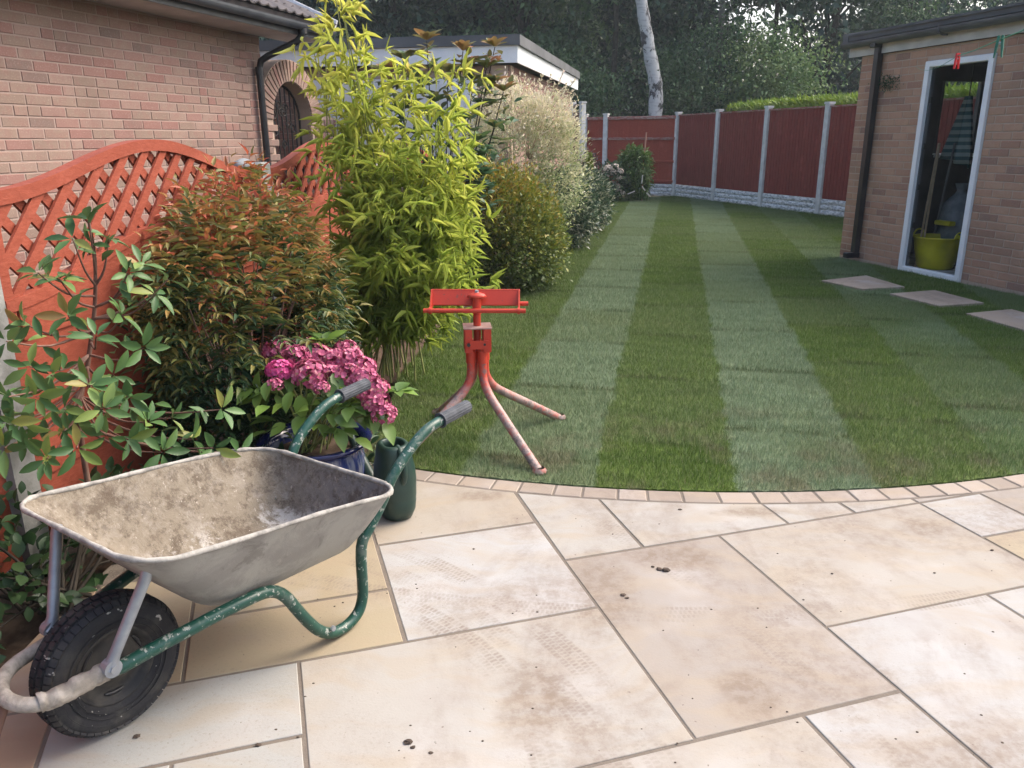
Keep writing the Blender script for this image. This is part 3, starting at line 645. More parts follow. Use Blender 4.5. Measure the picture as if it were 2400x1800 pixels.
# ------------------------------------------------------------------ patio: mortar bed, paving slabs, curved edging of setts
patio_poly = [(-1.75, 0.2), (3.6, 0.2), (4.6, 2.2), (3.3, 3.6)] + [tuple(ARC_C + (ARC_R + 0.002) * np.array([math.cos(t), math.sin(t)])) for t in np.radians(np.linspace(302, 246, 40))] + [(-1.05, 3.10), (-1.38, 2.75), (-1.42, 2.15), (-1.42, 1.4)]
pb = MB(); pb.prism(patio_poly, -0.05, -0.0028); patio = pb.obj('patio', JOINT, kind='structure')
SL = [(0, 0, 2, 3, 'mud'), (2, 0, 5, 2, 'buffpink'), (2, 2, 4, 5, 'white'), (4, 2, 6, 4, 'white'), (5, 0, 6, 1, 'white'), (6, -1, 8, 2, 'mud'), (5, 1, 6, 2, 'buff'), (6, 2, 8, 5, 'cream'),
      (-2, -4, 0, -1, 'creamveil'), (0, -4, 1, 0, 'cream'), (1, -3, 3, 0, 'cream'), (3, -2, 4, 0, 'cream'), (4, -2, 5, 0, 'cream'), (5, -2, 6, 0, 'mud'),
      (-2, -1, 0, 1, 'white'), (-3, 1, 0, 3, 'cream'), (-5, 1, -3, 2, 'greywhite'), (-4, 2, -3, 3, 'greywhite'), (-6, 2, -4, 4, 'greywhite'), (-4, 0, -2, 1, 'buff'), (-4, -2, -2, 0, 'buff'), (-5, -1, -4, 1, 'buff'), (-7, 1, -5, 2, 'orange'), (-6, -1, -5, 1, 'orange'), (-8, 2, -6, 4, 'greywhite'),
      (-4, -4, -2, -2, 'cream'), (-2, 3, 1, 5, 'buffpink'), (1, 3, 2, 4, 'white'), (1, 4, 2, 6, 'cream'), (-4, 3, -2, 5, 'cream'), (4, 4, 7, 6, 'cream'), (2, 5, 4, 7, 'cream'), (-2, 5, 1, 7, 'cream'), (6, -3, 8, -1, 'cream'), (8, -2, 10, 1, 'cream'), (8, 1, 10, 4, 'cream')]
TINT = dict(mud=(0.280, 0.250, 0.220), buffpink=(0.312, 0.286, 0.248), white=(0.342, 0.338, 0.326), cream=(0.325, 0.309, 0.280), creamveil=(0.325, 0.292, 0.243), greywhite=(0.318, 0.320, 0.302), buff=(0.315, 0.265, 0.18), orange=(0.28, 0.19, 0.13))
def clip_half(p, a, n):            # keep (x-a).n >= 0
    out = []
    for i in range(len(p)):
        A, B = np.array(p[i]), np.array(p[(i + 1) % len(p)]); da, db = np.dot(A - a, n), np.dot(B - a, n)
        if da >= 0: out.append(tuple(A))
        if da * db < 0: out.append(tuple(A + (B - A) * da / (da - db)))
    return out
def clip_arc(p, R):                # keep outside the lawn circle
    d = []
    for i in range(len(p)):
        A, B = np.array(p[i]), np.array(p[(i + 1) % len(p)])
        for t in np.linspace(0, 1, 60, endpoint=False): d.append(A + (B - A) * t)
    out = []; d = np.array(d); r = np.linalg.norm(d - ARC_C, axis=1); n = len(d)
    if (r >= R).all(): return p
    if (r < R).all(): return []
    st = [i for i in range(n) if r[i] >= R and r[i - 1] < R][0]; d = np.roll(d, -st, 0); r = np.roll(r, -st)
    last = max(i for i in range(n) if r[i] >= R); keep = d[:last + 1]
    sm = [tuple(keep[0])] + [tuple(keep[i]) for i in range(1, len(keep) - 1) if abs(np.cross(keep[i] - keep[i - 1], keep[i + 1] - keep[i])) > 1e-7] + [tuple(keep[-1])]
    def onc(q): v = np.array(q) - ARC_C; return ARC_C + v / np.linalg.norm(v) * R
    A, B = onc(sm[-1]), onc(sm[0]); a0 = math.atan2(*(A - ARC_C)[::-1]); a1 = math.atan2(*(B - ARC_C)[::-1])
    arc = [tuple(ARC_C + R * np.array([math.cos(t), math.sin(t)])) for t in np.linspace(a0, a1, 14)]
    return sm[1:-1] + arc if len(sm) > 3 else sm + arc[1:-1]
J = 0.0055 / MOD
for (u0, v0, u1, v1, tn) in SL:
    ju = [RNG.uniform(-0.0015, 0.0015) / MOD for _ in range(4)]
    p = [puv(u0 + J + ju[0], v1 - J + ju[1]), puv(u1 - J + ju[2], v1 - J + ju[1]), puv(u1 - J + ju[2], v0 + J + ju[3]), puv(u0 + J + ju[0], v0 + J + ju[3])]
    p = [tuple(q) for q in p]
    p = clip_arc(p, ARC_R + 0.118)
    for a, b in (((-1.42, 1.0), (-1.42, 2.15)), ((-1.42, 2.15), (-1.38, 2.75)), ((-1.38, 2.75), (-1.05, 3.10)), ((-1.05, 3.10), (-0.62, 3.16))):
        if len(p) < 3: break
        a, b = np.array(a), np.array(b); dd = unit(b - a); p = clip_half(p, a, np.array([dd[1], -dd[0]]))
    if len(p) < 3: continue
    ar = 0.5 * sum(p[i][0] * p[(i + 1) % len(p)][1] - p[(i + 1) % len(p)][0] * p[i][1] for i in range(len(p)))
    if abs(ar) < 0.0008: continue
    if ar < 0: p = p[::-1]
    b = MB(); b.prism(p, -0.03, RNG.uniform(-0.0006, 0.0006), 0.0022)
    o = b.obj('paving_slab', SLAB, patio); o.color = (*(np.array(TINT[tn]) * RNG.uniform(0.97, 1.03)), 1)
# setts
a = math.radians(245.5); k = 0
while a < math.radians(303):
    wd = RNG.uniform(0.112, 0.150); da = wd / ARC_R; gp = 0.004 / ARC_R
    r0, r1 = ARC_R + 0.006 + RNG.uniform(-.001, .001), ARC_R + 0.108 + RNG.uniform(-.002, .002)
    q = [(r1, a + gp), (r1, a + da - gp), (r0, a + da - gp * 1.1), (r0, a + gp * 1.1)]
    p = [tuple(ARC_C + r * np.array([math.cos(t), math.sin(t)])) for r, t in q]
    ar = 0.5 * sum(p[i][0] * p[(i + 1) % 4][1] - p[(i + 1) % 4][0] * p[i][1] for i in range(4))
    if ar < 0: p = p[::-1]
    b = MB(); b.prism(p, -0.03, 0.001 + RNG.uniform(-0.001, 0.001), 0.004)
    o = b.obj('edging_sett', SLAB, patio); cc = np.array((0.30, 0.25, 0.208)) * RNG.uniform(0.82, 1.2); o.color = (*cc, 1)
    a += da
# dry mud crumbs
b = MB()
def clod(c, r):
    v = []; seg = 6
    for i, (rr, z) in enumerate(((0.8, 0), (1, .35), (.55, .8))):
        for k in range(seg):
            t = 2 * math.pi * k / seg + i; q = r * rr * RNG.uniform(.7, 1.2); v.append((c[0] + q * math.cos(t) * 1.3, c[1] + q * math.sin(t), z * r * .8))
    f = [(i * seg + k, i * seg + (k + 1) % seg, (i + 1) * seg + (k + 1) % seg, (i + 1) * seg + k) for i in range(2) for k in range(seg)] + [tuple(range(12, 18))]
    b.add(v, f)
for px, py, r in ((1545, 1335, .010), (1560, 1338, .014), (1530, 1329, .006), (1593, 1195, .007), (958, 1740, .011), (968, 1752, .006), (1010, 1765, .005), (320, 1727, .008), (605, 1747, .007), (2325, 1290, .006), (1950, 1345, .004), (2190, 1343, .004), (1110, 1287, .004), (1460, 1395, .008), (1470, 1402, .006)):
    clod(G(px, py), r)
for _ in range(70):
    px, py = RNG.uniform(640, 2400), RNG.uniform(1170, 1790); c = G(px, py)
    if np.linalg.norm(c[:2] - ARC_C) > ARC_R + 0.02: clod(c, RNG.uniform(0.0012, 0.0032))
b.obj('mud_crumbs', CLODM, label='small dark crumbs of dry mud scattered over the paving', cat='mud', kind='stuff')
# stepping stones in the turf
SLN = ['first buff stepping stone, below the white door frame and farthest from the patio', 'middle buff stepping stone of three in the turf by the outbuilding', 'buff stepping stone cut by the right picture edge, nearest the patio']
for q, lb in zip(STEPS, SLN):
    b = MB(); b.prism([tuple(p) for p in q][::-1] if np.cross(q[1] - q[0], q[2] - q[1]) < 0 else [tuple(p) for p in q], -0.02, 0.022, 0.004)
    o = b.obj('stepping_stone', SLAB, label=lb, cat='stepping stone', group='stepping stones in the lawn'); o.color = (0.33, 0.265, 0.21, 1)

# ------------------------------------------------------------------ brick walls
_brick = {}
def unit_brick(mat):
    if mat.name not in _brick:
        b = MB(); b.cbox((0, 0, 0), (0.1075, 0.0325, 0.02), None, 0.004)
        _brick[mat.name] = b
    return _brick[mat.name]
def brick_wall(parent, org, u, n, s0, s1, z0, z1, mat, singles=300, openings=(), vis=None, snap=0.08):
    """courses of brick on the plane through org; u along, n outward. openings: (s0, s1, z0, z1) or callables(s, z)->bool"""
    ub = unit_brick(mat); me = ub.mesh('brick', mat); out = []
    rows = int(round((z1 - z0) / 0.075))
    for r in range(rows):
        z = z0 + r * 0.075 + 0.0375; s = s0 - (0.1125 if r % 2 else 0)
        while s < s1:
            a, e = max(s, s0), min(s + 0.215, s1)
            segs = [(a, e)]
            for op in openings:
                if callable(op): continue
                if op[2] - 0.02 < z < op[3] + 0.02:
                    ns = []
                    for (p, q) in segs:
                        if q <= op[0] or p >= op[1]: ns.append((p, q)); continue
                        if p < op[0]: ns.append((p, op[0] - 0.004))
                        if q > op[1]: ns.append((op[1] + 0.004, q))
                    segs = ns
            for (p, q) in segs:
                if q - p < 0.03: continue
                if any(callable(op) and op((p + q) / 2, z) for op in openings): continue
                if q - p > 0.2 and RNG.random() < snap: out.append((p, p + 0.1025, z)); out.append((p + 0.1125, q, z))
                else: out.append((p, q, z))
            s += 0.225
    U3, N3 = np.array([*u, 0]), np.array([*n, 0]); Z3 = np.array([0, 0, 1.0])
    def c3(p, q, z): return np.array([*org, 0]) + U3 * (p + q) / 2 + Z3 * z
    key = [np.linalg.norm(c3(*b) - CP) + (0 if vis is None or vis((b[0] + b[1]) / 2, b[2]) else 100) for b in out]
    order = np.argsort(key); rest = MB()
    flip = np.linalg.det(np.array([U3, Z3, N3])) < 0
    for j, i in enumerate(order):
        p, q, z = out[i]; c = c3(p, q, z) + N3 * (RNG.uniform(-0.0015, 0.0015) - 0.0155); sx = (q - p) / 0.215; uu = -U3 if flip else U3
        ax = np.array([uu, Z3, N3])
        if j < singles:
            Mx = Matrix(((uu[0] * sx, 0, N3[0], c[0]), (uu[1] * sx, 0, N3[1], c[1]), (0, 1, 0, c[2]), (0, 0, 0, 1)))
            link(bpy.data.objects.new('brick', me), parent, Mx)
        else: rest.cbox(c, ((q - p) / 2, 0.0325, 0.02), ax, 0.004)
    if rest.v: rest.obj('brickwork', mat, parent, kind='stuff')
def wall_box(parent, org, u, n, s0, s1, z0, z1, th, mat, name='wall', off=0.0, **t):
    """solid wall whose outer face lies 'off' behind the plane"""
    b = MB(); U3, N3 = np.array([*u, 0]), np.array([*n, 0]); c = np.array([*org, 0]) + U3 * (s0 + s1) / 2 - N3 * (off + th / 2) + np.array([0, 0, (z0 + z1) / 2])
    b.box(c, ((s1 - s0) / 2, th / 2, (z1 - z0) / 2), np.array([U3, N3, [0, 0, 1.0]])); return b.obj(name, mat, parent, **t)

def P3(org, u, n, s, d, z): return np.array([org[0] + u[0] * s + n[0] * d, org[1] + u[1] * s + n[1] * d, z])

# ---- house on the left
hx = HA + HU * 3.21
house = thing('brick_house', (hx[0], hx[1], 0), 'pink and buff brick house wall with tiled eaves, behind the orange trellis fence', 'house')
wall_box(house, HA, HU, HN, -4.5, 3.21, -0.05, 2.42, 0.25, MORTAR, off=0.0)
brick_wall(house, HA, HU, HN, -1.2, 3.21, 0.075, 2.40, BR_HOUSE, 300, vis=lambda s, z: z > 1.15 and s > -0.3)
# end wall (faces away, seen from the side)
wall_box(house, hx, -HN, HU, -0.0, 5.0, -0.05, 2.42, 0.2, BR_HOUSE, name='end_wall', off=0.255)
rx = 3.21 + 0.66
b = MB(); b.box(P3(HA, HU, HN, (rx - 4.5) / 2, 0.20, 2.425), ((rx + 4.5) / 2, 0.20, 0.012), np.array([[*HU, 0], [*HN, 0], [0, 0, 1.0]])); b.obj('soffit', SOFFIT, house)
b = MB(); b.box(P3(HA, HU, HN, (rx - 4.5) / 2, 0.412, 2.49), ((rx + 4.5) / 2, 0.010, 0.075), np.array([[*HU, 0], [*HN, 0], [0, 0, 1.0]])); b.obj('fascia', GREYP, house)
def gutter(org, u, n, s0, s1, d, z, r, mat, parent, name='gutter'):
    b = MB(); seg = 10; v = []
    for s in (s0, s1):
        for rr in (r, r - 0.004):
            for k in range(seg + 1):
                t = math.pi + math.pi * k / seg; v.append(P3(org, u, n, s, d + rr * math.cos(t), z + rr * math.sin(t) * 1.05))
    m_ = seg + 1; f = []
    for k in range(seg):
        f.append((k, k + 1, 2 * m_ + k + 1, 2 * m_ + k)); f.append((m_ + k, m_ + k + 1, 3 * m_ + k + 1, 3 * m_ + k))
        f.append((k, k + 1, m_ + k + 1, m_ + k)); f.append((2 * m_ + k, 2 * m_ + k + 1, 3 * m_ + k + 1, 3 * m_ + k))
    f.append((0, m_, 3 * m_, 2 * m_)); f.append((seg, m_ + seg, 3 * m_ + seg, 2 * m_ + seg))
    b.add(v, f); b.add([v[k] for k in range(m_)], [tuple(range(m_))]); b.add([v[2 * m_ + k] for k in range(m_)], [tuple(range(m_))])
    return b.obj(name, mat, parent, smooth=False)
gutter(HA, HU, HN, -4.5, rx - 0.02, 0.478, 2.515, 0.056, GREYP, house)
# tiled roof, rising away from the eaves at 24 degrees
PT = math.radians(24); slope = np.array([*(-HN * math.cos(PT)), math.sin(PT)]); rn = unit(np.array([*(HN * math.sin(PT)), math.cos(PT)]))
base = P3(HA, HU, HN, 0, 0.50, 2.575); U3 = np.array([*HU, 0])
b = MB(); b.box(base + U3 * (rx - 4.5) / 2 + slope * 2.6 - rn * 0.03, ((rx + 4.5) / 2 - 0.02, 2.6, 0.02), np.array([U3, slope, rn])); roof = b.obj('roof', TILE, house)
tb = MB(); NS = 12; v = []
for L_ in (0, 0.34):
    for zz in (0, -0.014):
        for k in range(NS + 1):
            x = 0.30 * k / NS; h = 0.022 * (math.exp(-((x - 0.05) / 0.028) ** 2) + math.exp(-((x - 0.20) / 0.028) ** 2)); v.append((x, L_, h + zz + (0.012 if L_ == 0 else 0)))
m_ = NS + 1; f = []
for k in range(NS): f += [(k, k + 1, 2 * m_ + k + 1, 2 * m_ + k), (m_ + k + 1, m_ + k, 3 * m_ + k, 3 * m_ + k + 1), (k, m_ + k, m_ + k + 1, k + 1)]
f += [(0, 2 * m_, 3 * m_, m_), (NS, m_ + NS, 3 * m_ + NS, 2 * m_ + NS)]
tb.add(v, f); tme = tb.mesh('roof_tile', TILE)
for row in range(9):
    for c in range(0, 27):
        s = rx - 0.30 - c * 0.30
        if s < -4.2: continue
        o_ = base + U3 * s + slope * (row * 0.30 - 0.03) + rn * (0.006 + RNG.uniform(0, 0.003))
        link(bpy.data.objects.new('roof_tile', tme), roof, Matrix(((U3[0], slope[0], rn[0], o_[0]), (U3[1], slope[1], rn[1], o_[1]), (U3[2], slope[2], rn[2], o_[2]), (0, 0, 0, 1))))
b = MB(); b.box(base + U3 * (rx + 0.01) + slope * 2.6 + rn * 0.0, (0.015, 2.62, 0.055), np.array([U3, slope, rn])); b.obj('verge', WHITED, house)
# downpipe with swan neck
dp = 3.21 - 0.13
pts = [P3(HA, HU, HN, dp + 0.17, 0.478, 2.47), P3(HA, HU, HN, dp + 0.17, 0.46, 2.40), P3(HA, HU, HN, dp + 0.15, 0.42, 2.35), P3(HA, HU, HN, dp + 0.05, 0.15, 2.22), P3(HA, HU, HN, dp + 0.02, 0.075, 2.17), P3(HA, HU, HN, dp, 0.06, 2.08), P3(HA, HU, HN, dp, 0.06, 0.05)]
b = MB(); b.tube(pts, 0.034, 14); dpo = b.obj('downpipe', BLACKP, house, smooth=True)
b = MB(); b.lathe([(0.046, 0), (0.046, 0.05)], P3(HA, HU, HN, dp + 0.17, 0.478, 2.42), 16); b.lathe([(0.040, 0), (0.040, 0.07)], P3(HA, HU, HN, dp, 0.06, 2.04), 16); b.obj('pipe_socket', BLACKP, dpo, smooth=True)

# ---- brick garden arch between the house and the neighbour's garage
aw0, aw1 = 3.24, 4.75
arch = thing('brick_arch', tuple(P3(HA, HU, HN, 4.0, -0.1, 0)), 'brick garden archway with radiating arch bricks beside the house downpipe', 'archway')
AC_S, AC_Z, AR = 3.80, 1.62, 0.40                              # opening centre, spring height, radius
HAa = HA - HN * 0.02
b = MB(); N = 24; top = []
def hw(s): return (AR ** 2 - (s - AC_S) ** 2) ** .5 if abs(s - AC_S) < AR else 0
outer = [(aw0, 0), (aw0, 1.95)] + [(AC_S + 0.625 * math.cos(t), AC_Z + 0.625 * math.sin(t)) for t in np.linspace(math.radians(150), math.radians(10), 16)] + [(aw1, 1.66), (aw1, 0), (AC_S + AR, 0)] + [(AC_S + AR * math.cos(t), AC_Z + AR * math.sin(t)) for t in np.linspace(0, math.pi, 20)] + [(AC_S - AR, 0)]
n_ = len(outer)
fr = [P3(HAa, HU, HN, s, -0.012, z) for s, z in outer]; bk = [P3(HAa, HU, HN, s, -0.23, z) for s, z in outer]
b.add(fr + bk, [tuple(range(n_)), tuple(range(2 * n_ - 1, n_ - 1, -1))] + [(k, (k + 1) % n_, n_ + (k + 1) % n_, n_ + k) for k in range(n_)]); b.obj('wall', MORTAR2, arch)
brick_wall(arch, HAa, HU, HN, aw0, aw1, 0.0, 2.25, BR_HOUSE, 120, openings=[lambda s, z: (abs(s - AC_S) < AR + 0.04 and z < AC_Z) or (z >= AC_Z - 0.04 and math.hypot(s - AC_S, z - AC_Z) < AR + 0.29) or (z > 1.62 and s > AC_S + 0.3) or (z > 2.0)], vis=lambda s, z: z > 1.0)
nb = 26
for i in range(nb):
    t = math.pi * (i + 0.5) / nb; d = np.array([math.cos(t), math.sin(t)]); tt = np.array([-d[1], d[0]])
    c = P3(HAa, HU, HN, AC_S + d[0] * (AR + 0.11), -0.105, AC_Z + d[1] * (AR + 0.11))
    ax = np.array([np.array([*(HU * d[0]), d[1]]), np.array([*(HU * tt[0]), tt[1]]), np.array([*HN, 0])])
    w0 = math.pi * AR / nb * 0.5 - 0.004
    bb = MB(); bb.cbox(c, (0.107, w0 * 1.1, 0.1075), ax, 0.004); bb.obj('arch_brick', BR_HOUSE, arch)
# wrought iron gate inside the arch
gate = thing('iron_gate', tuple(P3(HAa, HU, HN, AC_S, -0.15, 0)), 'black wrought iron scroll gate standing inside the brick arch', 'gate')
fr_ = [P3(HAa, HU, HN, AC_S - 0.37, -0.15, 0.05)] + [P3(HAa, HU, HN, AC_S + 0.37 * math.cos(t), -0.15, AC_Z + 0.37 * math.sin(t)) for t in np.linspace(math.pi, 0, 14)] + [P3(HAa, HU, HN, AC_S + 0.37, -0.15, 0.05)]
b = MB(); b.tube(fr_, 0.014, 6); b.tube([P3(HAa, HU, HN, AC_S - .37, -.15, 1.1), P3(HAa, HU, HN, AC_S + .37, -.15, 1.1)], 0.012, 6); b.obj('gate_frame', IRON, gate)
for i in range(7):
    s = AC_S - 0.37 + 0.74 * (i + 1) / 8
    b = MB(); b.tube([P3(HAa, HU, HN, s, -0.15, 0.06), P3(HAa, HU, HN, s, -0.15, AC_Z + math.sqrt(max(0.01, 0.137 - (s - AC_S) ** 2)))], 0.009, 6); b.obj('gate_bar', IRON, gate)
for i in range(16):
    b = MB(); s, z = AC_S + RNG.uniform(-.27, .27), 1.15 + RNG.uniform(0, .62); r0 = RNG.uniform(.05, .09); sg = RNG.choice([-1, 1])
    b.tube([P3(HAa, HU, HN, s + sg * r0 * (1 - t / 9) * math.cos(t), -0.15, z + r0 * (1 - t / 9) * math.sin(t)) for t in np.linspace(0, 8, 18)], 0.008, 5); b.obj('scroll', IRON, gate)

# ---- neighbour's flat roofed garage
NA = math.radians(9); NU = np.array([math.cos(NA), -math.sin(NA)]); ND = np.array([math.sin(NA + 0.05), math.cos(NA + 0.05)])   # front runs along NU, side along ND
NC = onY(1200, 150, 10.0)[:2]; nz = 2.26
ng_ = thing('flat_roof_garage', (NC[0], NC[1], 0), 'flat roofed brick garage with white fascia and white door behind the bamboo', 'garage')
NF = np.array([-NU[1], NU[0]]) * -1
if NF[1] > 0: NF = -NF
NS_ = np.array([ND[1], -ND[0]])
wall_box(ng_, NC - ND * -0.05, NU, NF, -3.35, -0.02, -0.05, nz - .02, 0.2, MORTAR2, off=0.0)
wall_box(ng_, NC - NS_ * 0.05, ND, NS_, 0.0, 5.3, -0.05, nz - .02, 0.2, MORTAR2, name='side_wall', off=0.0)
brick_wall(ng_, NC + ND * 0.045, NU, NF, -3.35, -0.06, 0.0, nz - 0.03, BR_HOUSE, 100, openings=[(-2.55, -0.42, 0, 2.12)], vis=lambda s, z: z > 1.2)
brick_wall(ng_, NC - NS_ * 0.04, ND, NS_, 0.02, 5.3, 0.0, nz - 0.03, BR_HOUSE, 150, vis=lambda s, z: z > 1.0)
gd0 = NC + NU * -1.485 + NF * -0.0
b = MB(); ax = np.array([[*NU, 0], [*NF, 0], [0, 0, 1.0]]); b.box((*(gd0 + NF * -0.02), 1.05), (1.06, 0.03, 1.06), ax); gdo = b.obj('garage_door', WHITED, ng_)
for i in range(14):
    b = MB(); b.box((*(gd0 + NU * (-0.98 + i * 0.151) + NF * 0.016), 1.05), (0.066, 0.006, 1.0), ax); b.obj('door_rib', WHITED, gdo)
# fascia and roof edge; front then side
def bar(a, b_, z0, z1, th, nrm, mat, name, parent):
    a, b_ = np.array(a), np.array(b_); d = unit(b_ - a); L = np.linalg.norm(b_ - a); m_ = MB(); c = (a + b_) / 2 + nrm * th / 2
    m_.box((*c, (z0 + z1) / 2), (L / 2, th / 2, (z1 - z0) / 2), np.array([[*d, 0], [*nrm, 0], [0, 0, 1.0]])); return m_.obj(name, mat, parent)
fl = NC - NU * 3.6 + NF * 0.06; fc = NC + NF * 0.06 + NS_ * 0.06; fe = NC + ND * 5.45 + NS_ * 0.06
bar(fl, fc, nz, nz + 0.185, 0.02, NF, WHITE, 'fascia', ng_); bar(fc + NF * 0.02, fe, nz, nz + 0.185, 0.02, NS_, WHITE, 'fascia', ng_)
bar(fl, fc + NS_ * 0.03, nz + 0.187, nz + 0.30, 0.05, NF, FELT, 'roof_edge', ng_); bar(fc + NF * 0.05, fe, nz + 0.187, nz + 0.30, 0.05, NS_, FELT, 'roof_edge', ng_)
b = MB(); q = [fl, fc, fe, fe - NS_ * 3.8, fl + ND * 5.4]; b.prism([tuple(p) for p in q], nz + 0.1, nz + 0.28); b.obj('roof', FELT, ng_)

# ---- orange trellis fence along the bed
def ztop(s):
    k = (s - 0.03) % 1.96
    kk = min(max(k / 1.88, 0), 1); return 1.262 + 0.153 * (0.5 - 0.5 * math.cos(2 * math.pi * kk))
tf = thing('trellis_fence', (*TA, 0), 'orange stained fence with wavy topped diamond trellis over solid boards', 'fence')
def strip_solid(pts_lo, pts_hi, d0, d1, name, mat, par):
    """ribbon solid between two polylines in the fence plane, thickness d0..d1 along TN"""
    b = MB(); n = len(pts_lo)
    for D in (d0, d1):
        pass
    v = [P3(TA, TU, TN, s, d, z) for (lo, d) in ((pts_lo, d0), (pts_hi, d0), (pts_hi, d1), (pts_lo, d1)) for s, z in lo]
    f = []
    for r in range(4):
        a0, b0 = r * n, ((r + 1) % 4) * n
        f += [(a0 + k, a0 + k + 1, b0 + k + 1, b0 + k) for k in range(n - 1)]
    f += [(0, n, 2 * n, 3 * n), (n - 1, 4 * n - 1, 3 * n - 1, 2 * n - 1)]
    b.add(v, f); return b.obj(name, mat, par)
for pnl in range(-1, 3):
    s0, s1 = 0.03 + 1.96 * pnl, 0.03 + 1.96 * pnl + 1.88
    ss = np.linspace(s0, s1, 37)
    strip_solid([(s, ztop(s) - 0.045) for s in ss], [(s, ztop(s)) for s in ss], -0.024, 0.024, 'top_rail', TERRA, tf)
    zb = lambda s: ztop(s) - 0.335
    strip_solid([(s, zb(s) - 0.040) for s in ss], [(s, zb(s)) for s in ss], -0.024, 0.024, 'bottom_rail', TERRA, tf)
    for sd_, (d0, d1) in ((1, (0.005, 0.016)), (-1, (-0.016, -0.005))):
        c0 = -3.0
        cc = s0 - 1.3
        while cc < s1 + 1.6:
            # slat line: z = sd_*(s-cc) + 1.0
            inside = [s for s in np.linspace(s0, s1, 400) if zb(s) - 0.02 < sd_ * (s - cc) + 1.0 < ztop(s) - 0.02]
            if len(inside) > 6:
                a_, e_ = inside[0], inside[-1]; za, ze = sd_ * (a_ - cc) + 1.0, sd_ * (e_ - cc) + 1.0
                hw_ = 0.0185; dd = unit(np.array([e_ - a_, ze - za])); pn = np.array([-dd[1], dd[0]]) * hw_
                b = MB(); q = [(a_ - pn[0], za - pn[1]), (e_ - pn[0], ze - pn[1]), (e_ + pn[0], ze + pn[1]), (a_ + pn[0], za + pn[1])]
                v = [P3(TA, TU, TN, s, d, z) for d in (d0, d1) for s, z in q]
                b.add(v, [(0, 3, 2, 1), (4, 5, 6, 7), (0, 1, 5, 4), (1, 2, 6, 5), (2, 3, 7, 6), (3, 0, 4, 7)]); b.obj('slat', TERRA, tf)
            cc += 0.130
    for s in (s0 + 0.02, s1 - 0.02):
        b = MB(); zt = ztop(s) - 0.046; b.box(P3(TA, TU, TN, s, 0, (zt + 0.05) / 2 + 0.0), (0.02, 0.02, (zt - 0.05) / 2), np.array([[*TU, 0], [*TN, 0], [0, 0, 1.0]])); b.obj('stile', TERRA, tf)
    # horizontal overlapping boards; the uppermost follows the curve
    zs = [0.10, 0.33, 0.565, 0.80]
    for i, z in enumerate(zs[:3]):
        b = MB(); pr_ = [(0.022, z - 0.012), (0.010, zs[i + 1] + 0.01), (-0.004, zs[i + 1] + 0.01), (0.008, z - 0.012)]
        v = [P3(TA, TU, TN, s, d, zz) for s in (s0 + .04, s1 - .04) for d, zz in pr_]
        b.add(v, [(0, 1, 2, 3), (7, 6, 5, 4)] + [(k, k + 4, (k + 1) % 4 + 4, (k + 1) % 4) for k in range(4)]); b.obj('board', TERRA, tf)
    strip_solid([(s, 0.788) for s in ss[1:-1]], [(s, zb(s) - 0.041) for s in ss[1:-1]], 0.004, 0.020, 'board', TERRA, tf)
for s, zt in ((-0.055, 1.25), (1.95, 1.30), (3.91, 1.30), (-2.0, 1.30)):
    b = MB(); b.cbox(P3(TA, TU, TN, s, 0.0, zt / 2), (0.05, 0.05, zt / 2), np.array([[*TU, 0], [*TN, 0], [0, 0, 1.0]]), 0.012); b.obj('concrete_post', CONCD, tf)
# grey stone ornament lying on the rail by the post
b = MB(); c = P3(TA, TU, TN, 1.80, 0.0, 1.285)
b.lathe([(0.001, -0.022), (0.05, -0.02), (0.075, 0.0), (0.06, 0.022), (0.02, 0.036), (0.001, 0.038)], c, 16, sx=0.6, sy=1.25, rot=-0.14)
b.obj('grey_stone', STONE, smooth=True, label='rounded grey stone lying on the dip of the orange fence rail', cat='stone')

# ---- boundary fence on the right
rf = thing('boundary_fence', (*F0, 0), 'dark red close board fence with pale concrete posts receding along the right of the lawn', 'fence')
AXF = np.array([[*FD, 0], [*FN, 0], [0, 0, 1.0]])
if np.linalg.det(AXF) < 0: AXF = np.array([[*(-FD), 0], [*FN, 0], [0, 0, 1.0]])
def post(org, ax, parent, h=2.02, name='concrete_post'):
    b = MB(); c = np.array([*org, h / 2]); b.cbox(c, (0.058, 0.056, h / 2), ax, 0.014)
    b.box(np.array([*org, h + 0.012]), (0.070, 0.070, 0.020), ax); return b.obj(name, CONC, parent)
def gravel_board(org, ux, nx, s0, s1, h, parent):
    nx3 = np.array([*nx, 0]); nS, nZ = 48, 9; v = []; f = []
    for j in range(nZ + 1):
        for i in range(nS + 1):
            s = s0 + (s1 - s0) * i / nS; z = 0.0 + h * j / nZ
            course = int(z / (h / 3.001)); edge = abs((z / (h / 3)) % 1.0); jt = ((s + 0.17 * course) % 0.36)
            d = 0.02 + RNG.uniform(-0.006, 0.012)
            if edge < 0.12 or jt < 0.02: d = 0.004
            v.append(P3(org, ux, nx, s, d, z))
    for j in range(nZ):
        for i in range(nS): a = j * (nS + 1) + i; f.append((a, a + 1, a + nS + 2, a + nS + 1))
    v += [P3(org, ux, nx, s0, -0.02, h), P3(org, ux, nx, s1, -0.02, h)]; t0 = nZ * (nS + 1); f.append(tuple([t0 + i for i in range(nS + 1)] + [len(v) - 1, len(v) - 2]))
    b = MB(); b.add(v, f); return b.obj('gravel_board', ROCK, parent)
